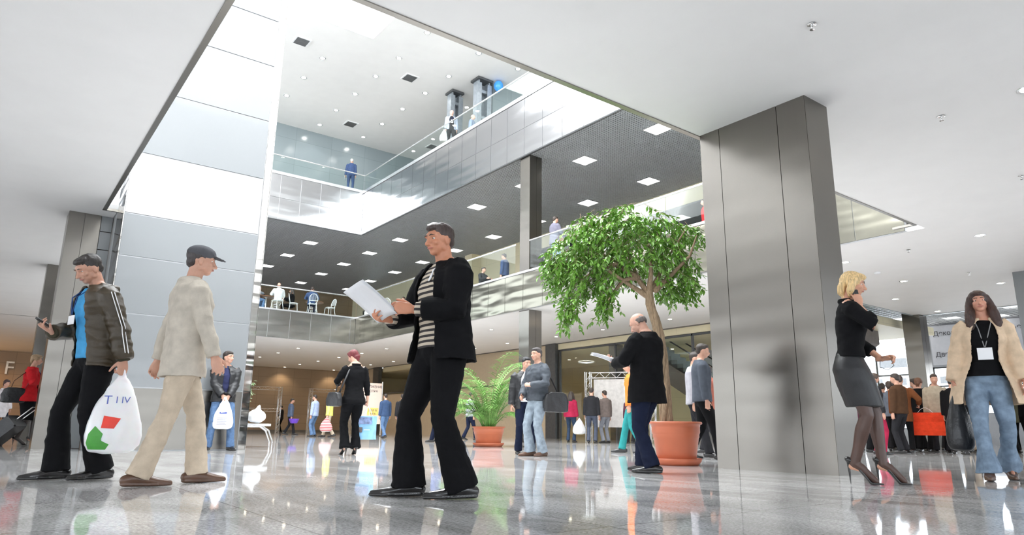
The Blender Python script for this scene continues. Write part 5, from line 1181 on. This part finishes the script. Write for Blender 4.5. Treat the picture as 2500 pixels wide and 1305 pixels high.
rc = random.Random(9)
for k, (x, y, c_) in enumerate([(16.2, 8.9, DK), (18.35, 7.65, BLK), (15.9, 7.0, mc('brown_coat', (.07, .035, .018))), (19.4, 7.0, DK), (19.1, 8.8, mc('blue_coat', (.05, .06, .09))), (19.0, 5.95, mc('olive_coat', (.06, .055, .03))), (19.7, 7.8, BLK), (16.0, 7.9, mc('plum_jacket', (.06, .02, .03)))]):
    far('person in the queue at the right, %s of the ones at the back' % ORD[k], x, y, rc.uniform(-60, 60), rc.uniform(1.62, 1.76), c_, [DK, BLK][k % 2], hem=[.86, .72][k % 2])
# --- galleries
P = far('person in a navy suit standing on the top gallery seen from behind', 13.25, 31.15, 6, 1.76, mc('navy_suit', (.05, .08, .17)), mc('navy_suit', (.05, .08, .17)), Z3+.0, haircol=(.6, .58, .55), L=((-.27, .05, .88), (-1, -1, 0), None, None, .8))
sheets('white papers in the left hand of the man in the navy suit upstairs', P, Vector((-.30, .06, .72)), Matrix.Rotation(R(80), 4, 'Y'))
P = far('person in a grey open jacket with a badge on the top gallery', 14.35, 23.41, 172, 1.80, mc('pale_grey_jacket', (.30, .33, .40)), DK, Z3, inner=DK, open=26, hair='bald', haircol=(.5, .45, .4), skin=(.66, .40, .32))
P.yf = .13; lanyard(P, 1.2, (.10, .14))
b_, bo = carrier('white plastic bag carried on the top gallery', P.M @ Vector((.30, .04, .84)), -AZ, .36, .5, .2, PLAS, .1, 'white_bag')
far('bald person walking on the top gallery right of the badge wearer', 15.2, 23.1, 100, 1.74, mc('blue_jacket_light', (.22, .27, .36)), DK, Z3, hair='bald', haircol=(.5, .45, .4), skin=(.66, .40, .32))
far('person in a grey jacket and jeans leaning on the first gallery rail', 14.22, 16.5, 55, 1.74, mc('violet_grey_jacket', (.16, .155, .20)), mc('pale_jeans', (.22, .32, .42)), Z1, L=((-.1, .32, 1.05), (-1, -1, -1), None, None, .5), R=((.15, .32, 1.05), (1, -1, -1), None, None, .5), hem=.78)
far('person in an orange top behind the slim pillar upstairs', 15.3, 17.6, 90, 1.72, ORG, mc('pale_jeans', (.22, .32, .42)), Z1, **walk)
far('person in a dark jacket walking on the first gallery with papers', 16.2, 21.9, -60, 1.85, mc('navy_suit', (.05, .08, .17)), DK, Z1, **walk)
far('person in red at the shop window of the first gallery', 16.25, 12.0, -90, 1.60, RED, DK, Z1)
sit = dict(seat=.42, footR=(.12, .40, 0, 8), footL=(-.12, .36, 0, -8), kneeR=(.2, 1, 1.2), kneeL=(-.2, 1, 1.2), R=((.16, .34, .80), (1, -1, -.5), None, None, .5), L=((-.16, .34, .80), (-1, -1, -.5), None, None, .5))
def seated(label, x, y, f, top, bot, **k):
    s = dict(sit); s.update(k); return far(label, x, y, f, 1.72, top, bot, Z1, **s)
seated('seated person in a white shirt at the left café table', 10.16, 31.2, -15, WHT, mc('pale_trousers', (.5, .45, .38)), haircol=(.5, .42, .35), hair='bald')
seated('seated person in a navy suit with the back to the balustrade', 11.7, 31.1, 5, mc('navy_suit', (.05, .08, .17)), NAV)
seated('seated person in a dark jacket facing the balustrade at the left', 9.75, 32.75, 170, DK, JEAN, hair='bald', haircol=(.2, .15, .1))
seated('seated person in a grey jacket at the edge of the tower', 9.2, 31.6, 60, GREYJ, JEAN)
seated('seated person with long dark hair at the middle café table', 11.15, 32.2, -80, BLK, BLK, fem=1, hair='long')
seated('seated person with dark hair at the gallery corner table', 16.3, 30.6, -140, BLK, BLK)
seated('seated person in dark clothes seen just above the gallery rim', 15.6, 22.6, 130, DK, DK)
bpy.data.scenes.remove(TS)
